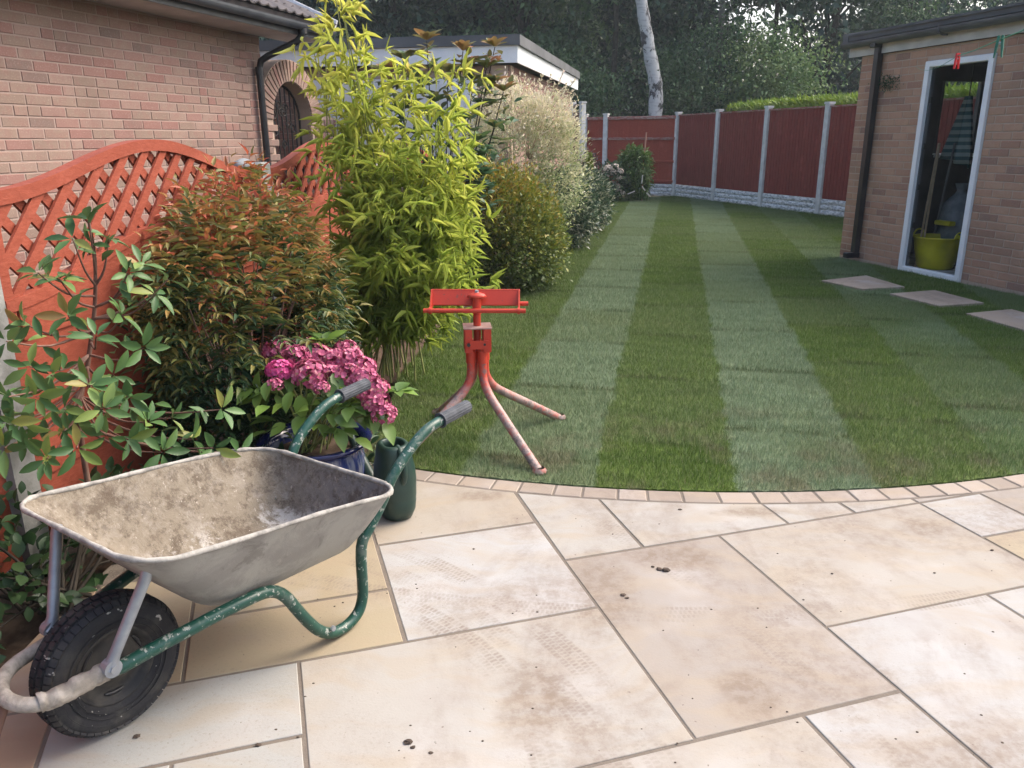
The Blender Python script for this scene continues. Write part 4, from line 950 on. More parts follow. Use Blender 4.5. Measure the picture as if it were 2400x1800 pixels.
for kbay in range(6):
    s0, s1 = kbay * BAY + 0.05, (kbay + 1) * BAY - 0.05
    gravel_board(F0, FD, FN, s0, s1, 0.30, rf)
    nbd = 19; wb = (s1 - s0) / nbd
    for i in range(nbd):
        sa = s0 + i * wb; b = MB(); zt = 1.955 + RNG.uniform(-.004, .004)
        pr_ = [(sa - 0.004, 0.010), (sa + wb + 0.006, 0.022), (sa + wb + 0.006, 0.008), (sa - 0.004, 0.004)]
        v = [P3(F0, FD, FN, s, d - 0.006, z) for z in (0.305, zt) for s, d in pr_]
        b.add(v, [(3, 2, 1, 0), (4, 5, 6, 7)] + [(k, (k + 1) % 4, (k + 1) % 4 + 4, k + 4) for k in range(4)]); b.obj('board', FENCEV, rf)
    b = MB(); b.box(P3(F0, FD, FN, (s0 + s1) / 2, 0.004, 1.972), ((s1 - s0) / 2, 0.028, 0.014), AXF); b.obj('capping', RAILW, rf)
    post(F0 + FD * kbay * BAY, AXF, rf)
post(F0 + FD * 6 * BAY, AXF, rf)
# ---- back fence (rails towards us)
B1 = np.array([2.50, 22.0]); BD = unit(B1 - F0); BL = np.linalg.norm(B1 - F0); BN = np.array([BD[1], -BD[0]])
if BN[1] > 0: BN = -BN
AXB = np.array([[*BD, 0], [*BN, 0], [0, 0, 1.0]])
if np.linalg.det(AXB) < 0: AXB = np.array([[*(-BD), 0], [*BN, 0], [0, 0, 1.0]])
bf = thing('back_fence', (*B1, 0), 'red panel fence with weathered rails across the far end of the lawn', 'fence')
for (s0, s1) in ((0.05, BL - 0.05), (BL + 0.05, BL + 0.55)):
    if s0 < 1: gravel_board(F0, BD, BN, s0, s1, 0.30, bf)
    n_ = max(3, int((s1 - s0) / 0.135)); wb = (s1 - s0) / n_
    for i in range(n_):
        b = MB(); b.cbox(P3(F0, BD, BN, s0 + wb * (i + .5), -0.012 + 0.004 * (i % 2), 1.13), (wb / 2 + 0.002, 0.0055, 0.83), AXB, 0.002); b.obj('board', FENCEH, bf)
    for z in (1.93, 1.42, 0.86, 0.37):
        b = MB(); b.cbox(P3(F0, BD, BN, (s0 + s1) / 2, 0.018, z), ((s1 - s0) / 2, 0.022, 0.038 if z > 1.9 else 0.03), AXB, 0.006); b.obj('rail', RAILW if z > 1.3 else FENCEH, bf)
    post(F0 + BD * (s1 + 0.05), AXB, bf)
# ---- neighbour's arch topped panel with tall post, left of the back fence
ap = thing('arched_fence_panel', (1.72, 20.6, 0), 'weathered brown arch topped fence panel with concrete posts beside the flat roofed garage', 'fence')
q0 = onY(1338, 250, 20.6); q1 = onY(1363, 250, 20.2)
AD = unit(q1[:2] - q0[:2]); ANn = np.array([AD[1], -AD[0]]); AXA = np.array([[*AD, 0], [*ANn, 0], [0, 0, 1.0]])
if np.linalg.det(AXA) < 0: AXA = np.array([[*(-AD), 0], [*ANn, 0], [0, 0, 1.0]])
post(q0[:2] + AD * 0.07, AXA, ap, 2.24); post(q1[:2] + AD * 0.05, AXA, ap, 2.24)
aL = np.linalg.norm(q1[:2] - q0[:2])
for i in range(9):
    z = 0.15 + i * 0.21; b = MB(); b.cbox((*((q0[:2] + q1[:2]) / 2 + AD * 0.05), z + 0.1), (aL / 2 - 0.04, 0.012, 0.108), AXA, 0.004); b.obj('board', BROWNF, ap)
b = MB(); b.tube([np.array([*(q0[:2] + AD * (0.05 + aL / 2 * (1 - math.cos(t)))), 2.04 + 0.16 * math.sin(t)]) for t in np.linspace(0.05, math.pi - .05, 12)], 0.025, 6); b.obj('arched_rail', BROWNF, ap)

# ------------------------------------------------------------------ brick outbuilding on the right
gb = thing('brick_outbuilding', (*GC, 0), 'brown brick outbuilding with white open door frame, grey gutter and black downpipe on the right', 'outbuilding')
D0, D1, DZ = 1.045, 1.925, 2.165                    # door opening along the wall
L_ = 5.4; WT = 0.11; GB = GC - GN * 0.0
def gwall(s0, s1, z0, z1): return wall_box(gb, GB, GU, GN, s0, s1, z0, z1, WT, MORTAR2)
gwall(0, D0, -0.05, 2.30); gwall(D1, L_, -0.05, 2.30); gwall(D0, D1, DZ, 2.30)
brick_wall(gb, GC, GU, GN, 0.0, 4.6, 0.03, 2.28, BR_GAR, 300, openings=[(D0, D1, -1, DZ)], vis=lambda s, z: s < 3.1)
AXG = np.array([[*GU, 0], [*GN, 0], [0, 0, 1.0]])
if np.linalg.det(AXG) < 0: AXG = np.array([[*(-GU), 0], [*GN, 0], [0, 0, 1.0]])
GW = 2.6
# far (corner) wall, near wall, back wall with window opening
def gbox(s0, s1, d0, d1, z0, z1, mat, name='wall', par=None):
    b = MB(); b.box(P3(GC, GU, GN, (s0 + s1) / 2, (d0 + d1) / 2, (z0 + z1) / 2), (abs(s1 - s0) / 2, abs(d1 - d0) / 2, (z1 - z0) / 2), AXG); return b.obj(name, mat, par or gb)
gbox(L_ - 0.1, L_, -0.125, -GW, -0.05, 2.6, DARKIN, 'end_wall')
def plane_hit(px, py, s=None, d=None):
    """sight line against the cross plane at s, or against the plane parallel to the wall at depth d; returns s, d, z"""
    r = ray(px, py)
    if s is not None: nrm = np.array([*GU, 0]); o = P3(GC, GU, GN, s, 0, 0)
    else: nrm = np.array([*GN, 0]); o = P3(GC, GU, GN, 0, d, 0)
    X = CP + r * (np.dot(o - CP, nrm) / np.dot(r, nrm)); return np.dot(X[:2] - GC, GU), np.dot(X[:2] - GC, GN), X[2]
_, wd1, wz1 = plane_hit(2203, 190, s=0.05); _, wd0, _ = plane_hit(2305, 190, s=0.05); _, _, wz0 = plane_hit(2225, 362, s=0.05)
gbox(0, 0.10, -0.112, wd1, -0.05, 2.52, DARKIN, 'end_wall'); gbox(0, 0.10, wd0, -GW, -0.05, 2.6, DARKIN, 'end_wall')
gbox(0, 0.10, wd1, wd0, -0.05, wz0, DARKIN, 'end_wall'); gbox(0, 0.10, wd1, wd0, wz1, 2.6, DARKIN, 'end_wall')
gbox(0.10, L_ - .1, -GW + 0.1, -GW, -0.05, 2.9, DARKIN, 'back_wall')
gbox(0.02, 0.20, wd1 - .02, wd0 + .02, wz0 - 0.03, wz0 + 0.012, WHITE, 'window_sill')
wf = gbox(0.03, 0.09, wd1, wd1 - 0.05, wz0 + .013, wz1, GREYP, 'window_frame'); gbox(0.03, 0.09, wd0 + 0.05, wd0, wz0 + .013, wz1, GREYP, 'window_frame')
gbox(0.055, 0.060, wd1 - .051, wd0 + .051, wz0 + .013, wz1, GLASS, 'pane', wf)
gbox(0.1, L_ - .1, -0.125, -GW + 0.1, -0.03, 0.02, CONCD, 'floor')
b = MB(); b.box(P3(GC, GU, GN, L_ / 2, -0.128, 1.2), (L_ / 2 - 0.11, 0.003, 1.19), AXG)
# roof: low mono pitch rising away from the lawn
RP = math.radians(9); rs = np.array([*(-GN * math.cos(RP)), math.sin(RP)]); rn2 = unit(np.array([*(GN * math.sin(RP)), math.cos(RP)])); G3 = np.array([*GU, 0])
rb = P3(GC, GU, GN, 0, 0.13, 2.50)
def rbox(s0, s1, a0, a1, h0, h1, mat, name):
    b = MB(); c = rb + G3 * (s0 + s1) / 2 + rs * (a0 + a1) / 2 + rn2 * (h0 + h1) / 2; ax = np.array([G3, rs, rn2])
    if np.linalg.det(ax) < 0: ax = np.array([-G3, rs, rn2])
    b.box(c, ((s1 - s0) / 2, (a1 - a0) / 2, (h1 - h0) / 2), ax); return b.obj(name, mat, gb)
rbox(-0.12, L_ + .1, 0.0, 3.0, -0.03, 0.02, FELT, 'roof'); rbox(-0.20, -0.105, -0.01, 3.0, -0.07, 0.055, FELT, 'verge_cap')
rbox(-0.10, L_ + .1, -0.02, 0.10, 0.021, 0.045, FELT, 'eaves_strip')
b = MB(); b.box(P3(GC, GU, GN, L_ / 2 - 0.09, 0.035, 2.375), (L_ / 2 + 0.09, 0.012, 0.072), AXG); b.obj('fascia', CREAM, gb)
gutter(GC, GU, GN, -0.19, L_, 0.112, 2.455, 0.060, GREYP, gb)
for s in (1.32, 2.6, 3.8):
    b = MB(); b.tube([P3(GC, GU, GN, s, 0.176, 2.47), P3(GC, GU, GN, s, 0.165, 2.41), P3(GC, GU, GN, s, 0.112, 2.385), P3(GC, GU, GN, s, 0.05, 2.385)], 0.010, 6); b.obj('gutter_bracket', GREYP, gb)
# square black downpipe with shoe
b = MB(); b.cbox(P3(GC, GU, GN, 0.34, 0.055, 1.26), (0.034, 0.034, 1.16), AXG, 0.006); dpp = b.obj('downpipe', BLACKP, gb)
b = MB(); b.cbox(P3(GC, GU, GN, 0.34, 0.10, 0.075), (0.036, 0.085, 0.032), AXG, 0.008); b.obj('shoe', BLACKP, dpp)
b = MB(); b.cbox(P3(GC, GU, GN, 0.34, 0.10, 2.39), (0.04, 0.05, 0.03), AXG, 0.008); b.obj('outlet', BLACKP, dpp)
# white door frame
FW = 0.065
def fbox(s0, s1, z0, z1, name='door_frame', mat=WHITE, d0=0.028, d1=-0.05):
    b = MB(); b.cbox(P3(GC, GU, GN, (s0 + s1) / 2, (d0 + d1) / 2, (z0 + z1) / 2), ((s1 - s0) / 2, (d0 - d1) / 2, (z1 - z0) / 2), AXG, 0.006); return b.obj(name, mat, gb)
fbox(D0 + .004, D0 + FW, 0.0, DZ - .004); fbox(D1 - FW, D1 - .004, 0.0, DZ - .004); fbox(D0 + FW + .001, D1 - FW - .001, DZ - FW, DZ - .004); fbox(D0 + FW + .001, D1 - FW - .001, 0.0, 0.055, 'threshold')
st = fbox(D0 + FW + .001, D0 + FW + 0.014, 0.056, DZ - FW - .001, 'rebate', GREYP, -0.012, -0.048)
for z in (1.78, 1.32, 0.90, 0.50, 0.18):
    b = MB(); b.box(P3(GC, GU, GN, D0 + FW + 0.020, -0.03, z), (0.006, 0.012, 0.03), AXG); b.obj('keep', BLACKP, st)
# moss under the eaves by the downpipe
n = 260; c = P3(GC, GU, GN, 0.50, 0.02, 1.98); Pp = c + np.stack([GU[0] * (t := RNG.normal(0, .10, n)), GU[1] * t, RNG.normal(0, .045, n)], 1) + np.array([*GN, 0]) * RNG.uniform(0, .02, n)[:, None]
V, F = scatter(U_DIA, Pp, rnd_dir(n) + np.array([*GN, 0]) * .6, rnd_dir(n), .03, .012)
o = bpy.data.objects.new('moss', fast_mesh('moss', V, F, L_DRK)); link(o); tag(o, 'dark green moss on the outbuilding bricks beside the downpipe', 'moss', kind='stuff')
# clutter inside
tubc = G(2190, 628, 0.02); tub = thing('flexible_tub', tuple(tubc), 'yellow two handled flexible tub just inside the open white door frame', 'tub')
b = MB(); b.lathe([(r * 1.12, z * 1.08) for r, z in [(0.001, 0.0), (0.15, 0.0), (0.165, 0.02), (0.20, 0.16), (0.228, 0.31), (0.238, 0.315), (0.236, 0.325), (0.224, 0.325), (0.195, 0.17), (0.15, 0.03), (0.001, 0.025)]], tubc, 36); b.obj('body', TUBY, tub, smooth=True)
for sg in (1, -1):
    b = MB(); cc = tubc + np.array([sg * 0.12, -sg * 0.21, 0.345])
    b.tube([cc + np.array([.9, .42, 0]) * 0.085 * math.cos(t) + np.array([0, 0, 0.065 * math.sin(t)]) for t in np.linspace(0, math.pi, 14)], 0.009, 8); b.obj('handle', TUBY, tub, smooth=True)
bench = thing('workbench', tuple(P3(GC, GU, GN, 1.2, -2.0, 0.0)), 'dark workbench under the window inside the outbuilding', 'workbench')
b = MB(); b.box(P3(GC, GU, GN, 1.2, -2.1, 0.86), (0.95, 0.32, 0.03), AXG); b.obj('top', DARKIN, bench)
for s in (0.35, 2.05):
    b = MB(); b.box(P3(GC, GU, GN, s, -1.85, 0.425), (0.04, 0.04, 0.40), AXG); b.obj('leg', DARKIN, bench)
ts, td, tz = plane_hit(2272, 225, d=-0.55); tw = P3(GC, GU, GN, ts, td, 0); b = MB(); NX, NZ = 16, 16; v = []
for j in range(NZ + 1):
    f_ = j / NZ; wd = 0.05 + 0.21 * f_
    for i in range(NX + 1):
        q = i / NX - 0.5; v.append(tw + G3 * (q * 2 * wd - 0.09 * f_ * 0.6) + np.array([*GN, 0]) * 0.045 * math.sin(q * 16) * (0.4 + f_) + np.array([0, 0, tz - 0.62 * f_ - (0.12 * (q + .5) if j == NZ else 0)]))
b.add(v, [(j * (NX + 1) + i, j * (NX + 1) + i + 1, (j + 1) * (NX + 1) + i + 1, (j + 1) * (NX + 1) + i) for j in range(NZ) for i in range(NX)])
o = b.obj('striped_towel', TOWEL, smooth=True, label='green and white striped towel hanging inside the outbuilding doorway', cat='towel')
md = o.modifiers.new('cloth_thickness', 'SOLIDIFY'); md.thickness = 0.006
b = MB(); b.tube([P3(GC, GU, GN, ts, td, tz), P3(GC, GU, GN, ts, td, 2.52)], 0.006, 6); b.obj('hanging_hook', IRON, label='thin dark hook holding the striped towel', cat='hook')
for (px_, d, lean, m_, lb) in ((2166, -0.22, 0.03, CANE, 'pale brown broom pole nearest the left jamb inside the doorway'), (2176, -0.26, -0.02, CANE, 'second pale brown pole, right of the broom pole in the doorway'), (2195, -0.5, 0.08, GREYP, 'thin grey tool pole leaning behind the yellow tub')):
    s = plane_hit(px_, 480, d=d)[0]; b = MB(); b.tube([P3(GC, GU, GN, s, d, 0.02), P3(GC, GU, GN, s + lean, d - 0.05, 1.35)], 0.012, 8); b.obj('tool_pole', m_, smooth=True, label=lb, cat='pole', group='poles standing inside the outbuilding door')
ks = plane_hit(2245, 500, d=-0.75)[0]; b = MB(); c = P3(GC, GU, GN, ks, -0.75, 0.02)
b.lathe([(0.001, 0), (0.15, 0.0), (0.20, 0.15), (0.20, 0.45), (0.15, 0.68), (0.06, 0.78), (0.04, 0.82), (0.07, 0.90)], c, 20, power=2.6); b.obj('sack', BAGM, smooth=True, label='blue grey sack standing behind the yellow tub inside the doorway', cat='sack')
b = MB(); b.cbox(P3(GC, GU, GN, ks + .1, -0.50, 0.50), (0.11, 0.04, 0.025), AXG, 0.008); b.obj('spirit_level', TUBY, label='short yellow spirit level resting across the sack in the doorway', cat='spirit level')

# washing line with pegs
Lp0 = CP + ray(2345, 92) * 2.6; Lp1 = CP + ray(2245, 131) * 3.7
dl = Lp1 - Lp0; pts = [Lp0 - dl * 2.2 + np.array([0, 0, .10])] + [Lp0 - dl * 1.0 + np.array([0, 0, .025]), Lp0 - dl * .3, Lp0, Lp0 + dl * .5 - np.array([0, 0, .004]), Lp1]
hk = P3(GC, GU, GN, 0.92, 0.03, 2.12); pts += [Lp1 + (hk - Lp1) * t - np.array([0, 0, 0.05 * 4 * t * (1 - t)]) for t in (0.25, .5, .75, 1)]
b = MB(); b.tube(pts, [0.0020] * 6 + [0.0015] * 4, 6); b.obj('washing_line', LINEM, smooth=True, label='thin green washing line running from the top right to the outbuilding', cat='washing line')
def peg(c, mat, ax, lb, L=0.075):
    t = thing('clothes_peg', tuple(c), lb, 'clothes peg', 'pegs on the washing line')
    for sg in (-1, 1):
        b = MB(); q = np.array([(0.002, .012), (0.004, -.02), (0.010, -L * .75), (0.013, -L * .75), (0.012, -.02), (0.009, .012)]); v = []
        for y in (-0.005, 0.005): v += [c + ax[0] * sg * p[0] + ax[1] * y + np.array([0, 0, p[1]]) for p in q]
        f = [tuple(range(6)), tuple(range(11, 5, -1))] + [(k, (k + 1) % 6, 6 + (k + 1) % 6, 6 + k) for k in range(6)]; b.add(v, f); b.obj('jaw', mat, t)
    b = MB(); b.tube([c + ax[0] * -.011 + np.array([0, 0, -.012]), c + ax[0] * .011 + np.array([0, 0, -.012])], 0.004, 8); b.obj('spring', GALV, t)
peg(Lp1, REDP, np.array([[0.95, 0.3, 0], [-0.3, 0.95, 0]]), 'red plastic clothes peg hanging in front of the white door frame')
peg(Lp0, GRNP, np.array([[0.75, -0.65, 0], [0.65, 0.75, 0]]), 'green plastic clothes peg on the line at the top right')

# ------------------------------------------------------------------ wheelbarrow
WB = G(240, 1712); wa = math.radians(55.5); BA = np.array([math.cos(wa), math.sin(wa), 0]); BNn = np.array([BA[1], -BA[0], 0])
def B(s, w_, z): return WB + BA * s + BNn * w_ + np.array([0, 0, z])
wb = thing('wheelbarrow', tuple(WB), 'muddy galvanised wheelbarrow with green tube frame parked on the paving', 'wheelbarrow')
def rrect(s0, s1, hf, hb, r, n=7):
    """rounded rectangle ring in (s,w); hf/hb half widths at front (s0) / back (s1)"""
    pts = []
    for (cs, cw, a0) in ((s1 - r, hb - r, 0), (s0 + r, hf - r, 90), (s0 + r, -(hf - r), 180), (s1 - r, -(hb - r), 270)):
        for k in range(n): t = math.radians(a0 + 90 * k / (n - 1)); pts.append((cs + r * math.cos(t), cw + r * math.sin(t)))
    out = []
    for i in range(len(pts)):
        out.append(pts[i])
        a_, b_ = np.array(pts[i]), np.array(pts[(i + 1) % len(pts)]); d = np.linalg.norm(b_ - a_)
        if (i + 1) % n == 0:
            m_ = 8
            for k in range(1, m_): out.append(tuple(a_ + (b_ - a_) * k / m_))
    return out
rim = [(s, w_, 0.549 - 0.145 * s - 0.004 * math.sin(s * 9)) for s, w_ in rrect(0.004, 0.806, 0.295, 0.318, 0.105)]
bas = [(s, w_, 0.247 - 0.02 * (s - 0.26)) for s, w_ in rrect(0.265, 0.745, 0.145, 0.165, 0.085)]
def ring(f):
    if f <= 0: return bas
    r = []
    for (a_, b_) in zip(bas, rim):
        g_ = f; r.append((a_[0] + (b_[0] - a_[0]) * g_, a_[1] + (b_[1] - a_[1]) * (g_ ** 0.86), a_[2] + (b_[2] - a_[2]) * (g_ ** 1.12)))
    return r
fs = [0, 0.04, 0.12, 0.25, 0.42, 0.6, 0.8, 1.0]
def loft(off, flip, mi, b):
    v = []; n = len(rim)
    cen = (0.5, 0, 0.24)
    for f_ in fs:
        for (s, w_, z) in ring(f_):
            ds, dw = s - 0.5, w_; L = math.hypot(ds, dw); v.append(B(s - ds / L * off, w_ - dw / L * off, z + (off if f_ < 0.05 else off * 0.3)))
    f = [(i * n + k, i * n + (k + 1) % n, (i + 1) * n + (k + 1) % n, (i + 1) * n + k) for i in range(len(fs) - 1) for k in range(n)]
    for sc in (0.6, 0.25):
        for (s, w_, z) in bas: s2 = 0.505 + (s - 0.505) * sc; v.append(B(s2, w_ * sc, 0.247 - 0.02 * (s2 - 0.26) + off))
    m_ = len(fs)
    f += [((0 if i == 0 else (m_ + i - 1)) * n + (k + 1) % n, (0 if i == 0 else (m_ + i - 1)) * n + k, (m_ + i) * n + k, (m_ + i) * n + (k + 1) % n) for i in range(2) for k in range(n)]
    v.append(B(0.505, 0, 0.2421 + off)); f += [((m_ + 1) * n + (k + 1) % n, (m_ + 1) * n + k, (m_ + 2) * n) for k in range(n)]
    if flip: f = [q[::-1] for q in f]
    b.add(v, f, mi)
b = MB(); loft(0.0, False, 0, b); loft(0.0025, True, 1, b); tray = b.obj('tray', [TRAYO, TRAYI], wb, smooth=True)
b = MB(); rp = [B(*p) for p in rim]; rp.append(rp[0]); rp.append(rp[1])
b.tube(rp, [0.0066 + RNG.uniform(-.0012, .0020) for _ in rp], 8, cap=False); b.obj('rim', RIMM, tray, smooth=True)
def spline(P, n=5):
    P = [np.array(p, float) for p in P]; out = []
    for i in range(len(P) - 1):
        p0, p1, p2, p3 = P[max(i - 1, 0)], P[i], P[i + 1], P[min(i + 2, len(P) - 1)]
        for k in range(n):
            t = k / n; out.append(0.5 * ((2 * p1) + (-p0 + p2) * t + (2 * p0 - 5 * p1 + 4 * p2 - p3) * t * t + (-p0 + 3 * p1 - 3 * p2 + p3) * t ** 3))
    out.append(P[-1]); return out
side = [(-0.162, .100, .232), (-0.121, .115, .2325), (-.048, .130, .2415), (.008, .145, .246), (.102, .165, .260), (.177, .180, .269), (.241, .190, .275), (.315, .2, .278), (.367, .2, .272), (.405, .2, .256), (.437, .2, .222), (.466, .2, .172), (.504, .2, .108), (.545, .2, .055), (.592, .2, .024), (.646, .2, .019), (.693, .2, .038), (.715, .2, .078), (.719, .2, .13), (.720, .2, .20), (.728, .202, .262), (.764, .207, .305), (.808, .213, .362), (.843, .218, .418), (.882, .222, .459), (.940, .224, .500), (1.005, .226, .533), (1.07, .228, .546), (1.13, .229, .550)]
TR_ = 0.0168
for sg, nm in ((1, 'near'), (-1, 'far')):
    pts = spline([B(s, w_ * sg * (1 if sg > 0 else min(1, .82 + .5 * max(0, s))), z) for s, w_, z in (side if sg > 0 else side[3:])], 4); b = MB(); b.tube(pts, TR_, 14); b.obj('frame_tube', GREENT, wb, smooth=True)
    gp = spline([B(1.075, .228 * sg, .5465), B(1.13, .2292 * sg, .551), B(1.215, .230 * sg, .557)], 5)
    b = MB(); b.tube(gp, 0.0205, 16); b.tube([gp[0], gp[0] + (gp[1] - gp[0]) * 0.35], 0.026, 16)
    for k in range(16):
        a_ = 2 * math.pi * k / 16; uu = unit(np.cross(gp[-1] - gp[0], [0, 0, 1.0])); vv = unit(np.cross(uu, gp[-1] - gp[0]))
        b.tube([gp[1] + (uu * math.cos(a_) + vv * math.sin(a_)) * 0.0205, gp[-1] + (uu * math.cos(a_) + vv * math.sin(a_)) * 0.0205], 0.0017, 4)
    b.obj('grip', GRIP, wb, smooth=True)
    st_ = [B(.070, .197 * sg, .482), B(.064, .195 * sg, .462), B(-.010, (.150 if sg > 0 else .125) * sg, .288), B(-.020, (.147 if sg > 0 else .121) * sg, .266), B(-.026, (.146 if sg > 0 else .120) * sg, .256)]
    b = MB(); b.tube(st_, [0.0125, 0.0135, 0.0135, 0.016, 0.019], 12); so_ = b.obj('strut', GALV, wb, smooth=True)
    b = MB(); k_ = 0 if sg > 0 else .026; b.tube([B(-.022, (.136 - k_) * sg, .260), B(-.022, (.160 - k_) * sg, .260)], 0.021, 14); b.tube([B(-.022, (.1605 - k_) * sg, .260), B(-.022, (.166 - k_) * sg, .260)], 0.010, 6); b.obj('bolt', GALV, so_)
    b = MB(); b.tube([B(.575, .215 * sg, .055), B(.575, .223 * sg, .055)], 0.008, 8); b.obj('bolt', GALV, wb)
# crossbar under the tray, between the legs
nose = spline([B(-0.130, .113, .2325), B(-0.162, .100, .232), B(-0.190, .070, .237), B(-0.200, .030, .244), B(-0.184, -.020, .244), B(-0.158, -.055, .243), B(-0.118, -.082, .240), B(-.048, -.100, .2400), B(.012, -.118, .245)], 5)
b = MB(); b.tube(nose, TR_, 14); b.obj('nose_tube', CRUST, wb, smooth=True)
cr = spline([B(s, w_, z) for s, w_, z in side[:4]][::1], 9)
for rep, (q0_, q1_) in enumerate(((0, len(cr) - 6),)):
    seg = cr[q0_:q1_]; b = MB(); nn_ = len(seg)
    v = []; T = unit(seg[-1] - seg[0]); uu = unit(np.cross(T, [0, 0, 1.0])); vv = np.cross(uu, T); sg_ = 14
    for i, p in enumerate(seg):
        for k in range(sg_):
            a_ = 2 * math.pi * k / sg_; up_ = max(0, math.sin(a_) * (1 if vv[2] > 0 else -1)); r = 0.0172 + 0.004 * RNG.random() + 0.009 * up_ * (0.25 + 0.75 * abs(math.sin(i * 0.55 + 0.4))) * RNG.uniform(.6, 1.15)
            v.append(p + (uu * math.cos(a_) + vv * math.sin(a_)) * r)
    b.add(v, [(i * sg_ + k, i * sg_ + (k + 1) % sg_, (i + 1) * sg_ + (k + 1) % sg_, (i + 1) * sg_ + k) for i in range(nn_ - 1) for k in range(sg_)]); b.obj('mortar_crust', CRUST, wb, smooth=True)
b = MB(); b.tube([B(-0.200, 0.025, .232), B(-0.255, 0.03, .13), B(-0.295, 0.03, 0.02)], 0.014, 8); b.obj('nose_stand', m_simple('rusty_bar', (0.10, 0.045, 0.03), (0.16, 0.09, 0.07), 20, 0.8), wb, smooth=True)
# wheel: tyre with tread blocks, disc, hub
WR, WC = 0.174, 0.174
def wheel_pt(r, a_, w_): r = r * 0.89; return B(0.045 + r * math.cos(a_), w_, WC + r * math.sin(a_))
prof = [(0.108, .030), (0.125, .042), (0.150, .047), (0.172, .045), (0.186, .037), (0.1915, .022), (0.193, 0), (0.1915, -.022), (0.186, -.037), (0.172, -.045), (0.150, -.047), (0.125, -.042), (0.108, -.030)]
b = MB(); sg_ = 56; v = [wheel_pt(r, 2 * math.pi * k / sg_, w_) for r, w_ in prof for k in range(sg_)]
b.add(v, [(i * sg_ + k, i * sg_ + (k + 1) % sg_, (i + 1) * sg_ + (k + 1) % sg_, (i + 1) * sg_ + k) for i in range(len(prof) - 1) for k in range(sg_)]); whl = b.obj('wheel', RUBBER, wb, smooth=True)
tr = MB()
for k in range(52):
    a_ = 2 * math.pi * (k + .5) / 52
    for w_, off in ((-0.036, 0), (-0.013, .5), (0.013, 0), (0.036, .5)):
        aa = a_ + off * 2 * math.pi / 52; rr = 0.1945 if abs(w_) < .03 else 0.186
        ax = np.array([-math.sin(aa) * BA + np.array([0, 0, math.cos(aa)]), BNn, math.cos(aa) * BA + np.array([0, 0, math.sin(aa)])])
        if abs(w_) > .03: ax[2] = unit(ax[2] * 0.8 + BNn * 0.6 * np.sign(w_)); ax[1] = unit(np.cross(ax[2], ax[0]))
        tr.box(wheel_pt(rr, aa, w_), (0.0085, 0.0085, 0.004), ax)
tr.obj('tread', RUBBER, whl)
b = MB()
for w0 in (0.047, -0.047):
    for rr in (0.125, 0.140, 0.160): b.tube([wheel_pt(rr, t, w0 + (0.001 if w0 > 0 else -.001) * (1 if rr < .15 else -2)) for t in np.linspace(0, 2 * math.pi, 49)], 0.0016, 5, cap=False)
b.obj('sidewall_rib', RUBBER, whl, smooth=True)
hubm = m_simple('black_steel_disc', (0.020, 0.020, 0.022), (0.06, 0.055, 0.048), 16, 0.6, 0.2, bs=50, bst=0.3)
b = MB()
for sg in (1, -1):
    pf = [(0.112, .034), (0.104, .036), (0.098, .018), (0.070, .014), (0.058, .020), (0.034, .022), (0.028, .05), (0.018, .052), (0.001, .052)]
    v = [wheel_pt(r, 2 * math.pi * k / 40, w_ * sg) for r, w_ in pf for k in range(40)]; b.add(v, [(i * 40 + k, i * 40 + (k + 1) % 40, (i + 1) * 40 + (k + 1) % 40, (i + 1) * 40 + k) for i in range(len(pf) - 1) for k in range(40)])
b.obj('wheel_disc', hubm, whl, smooth=True)
b = MB(); b.tube([B(0.045, -.062, WC), B(0.045, .062, WC)], 0.008, 10); b.obj('axle', GALV, wb, smooth=True)
for sg in (1, -1):
    b = MB(); b.tube([B(.045, .060 * sg, WC), B(.050, .110 * sg, WC + .04), B(.055, .150 * sg, .240)], 0.009, 8); b.obj('axle_bracket', BLACKP, wb, smooth=True)
for k in range(3):
    b = MB(); aa = 2.1 * k + 0.4; pts = [wheel_pt(0.085, aa + t, 0.0172) for t in np.linspace(-.32, .32, 7)]; b.tube(pts, [0.003, .005, .006, .006, .006, .005, .003], 8); b.obj('disc_slot', BLACKP, whl, smooth=True)

# ------------------------------------------------------------------ red four legged stand
SC = np.array([-0.162, 3.65]); stand = thing('metal_stand', (SC[0], SC[1], 0), 'red painted four legged steel stand with a roller head, standing on the lawn', 'stand')
feet = [(0.12, 3.25), (0.251, 3.96), (-0.53, 3.34), (-0.40, 4.05)]
for fx, fy in feet:
    dv = np.array([fx, fy]) - SC; L = np.linalg.norm(dv); d = dv / L; r0 = 0.040
    def q(r, z): return np.array([SC[0] + d[0] * r, SC[1] + d[1] * r, z])
    pts = spline([q(r0, 0.50), q(r0, 0.42), q(r0 + .001, 0.355), q(r0 + 0.012, 0.315), q(r0 + 0.045, 0.270), q(r0 + 0.10, 0.228), q(L * 0.62, 0.122), q(L - 0.01, 0.010)], 4)
    b = MB(); b.tube(pts, 0.0205, 14); lg = b.obj('leg', REDL, stand, smooth=True)
    b = MB(); b.lathe([(0.001, 0), (0.034, 0.0), (0.034, 0.008), (0.022, 0.022)], (fx, fy, 0.004), 14); b.obj('foot', REDL, lg, smooth=True)
    b = MB(); b.tube([q(r0, 0.405), q(r0, 0.462)], 0.024, 14); b.obj('collar', RED, lg, smooth=True)
ya = 0.10; SX = np.array([math.cos(ya), math.sin(ya), 0]); SY = np.array([-math.sin(ya), math.cos(ya), 0]); AXS = np.array([SX, SY, [0, 0, 1.0]])
def Sp(x, y, z): return np.array([SC[0], SC[1], 0]) + SX * x + SY * y + np.array([0, 0, z])
hbx = 0.058
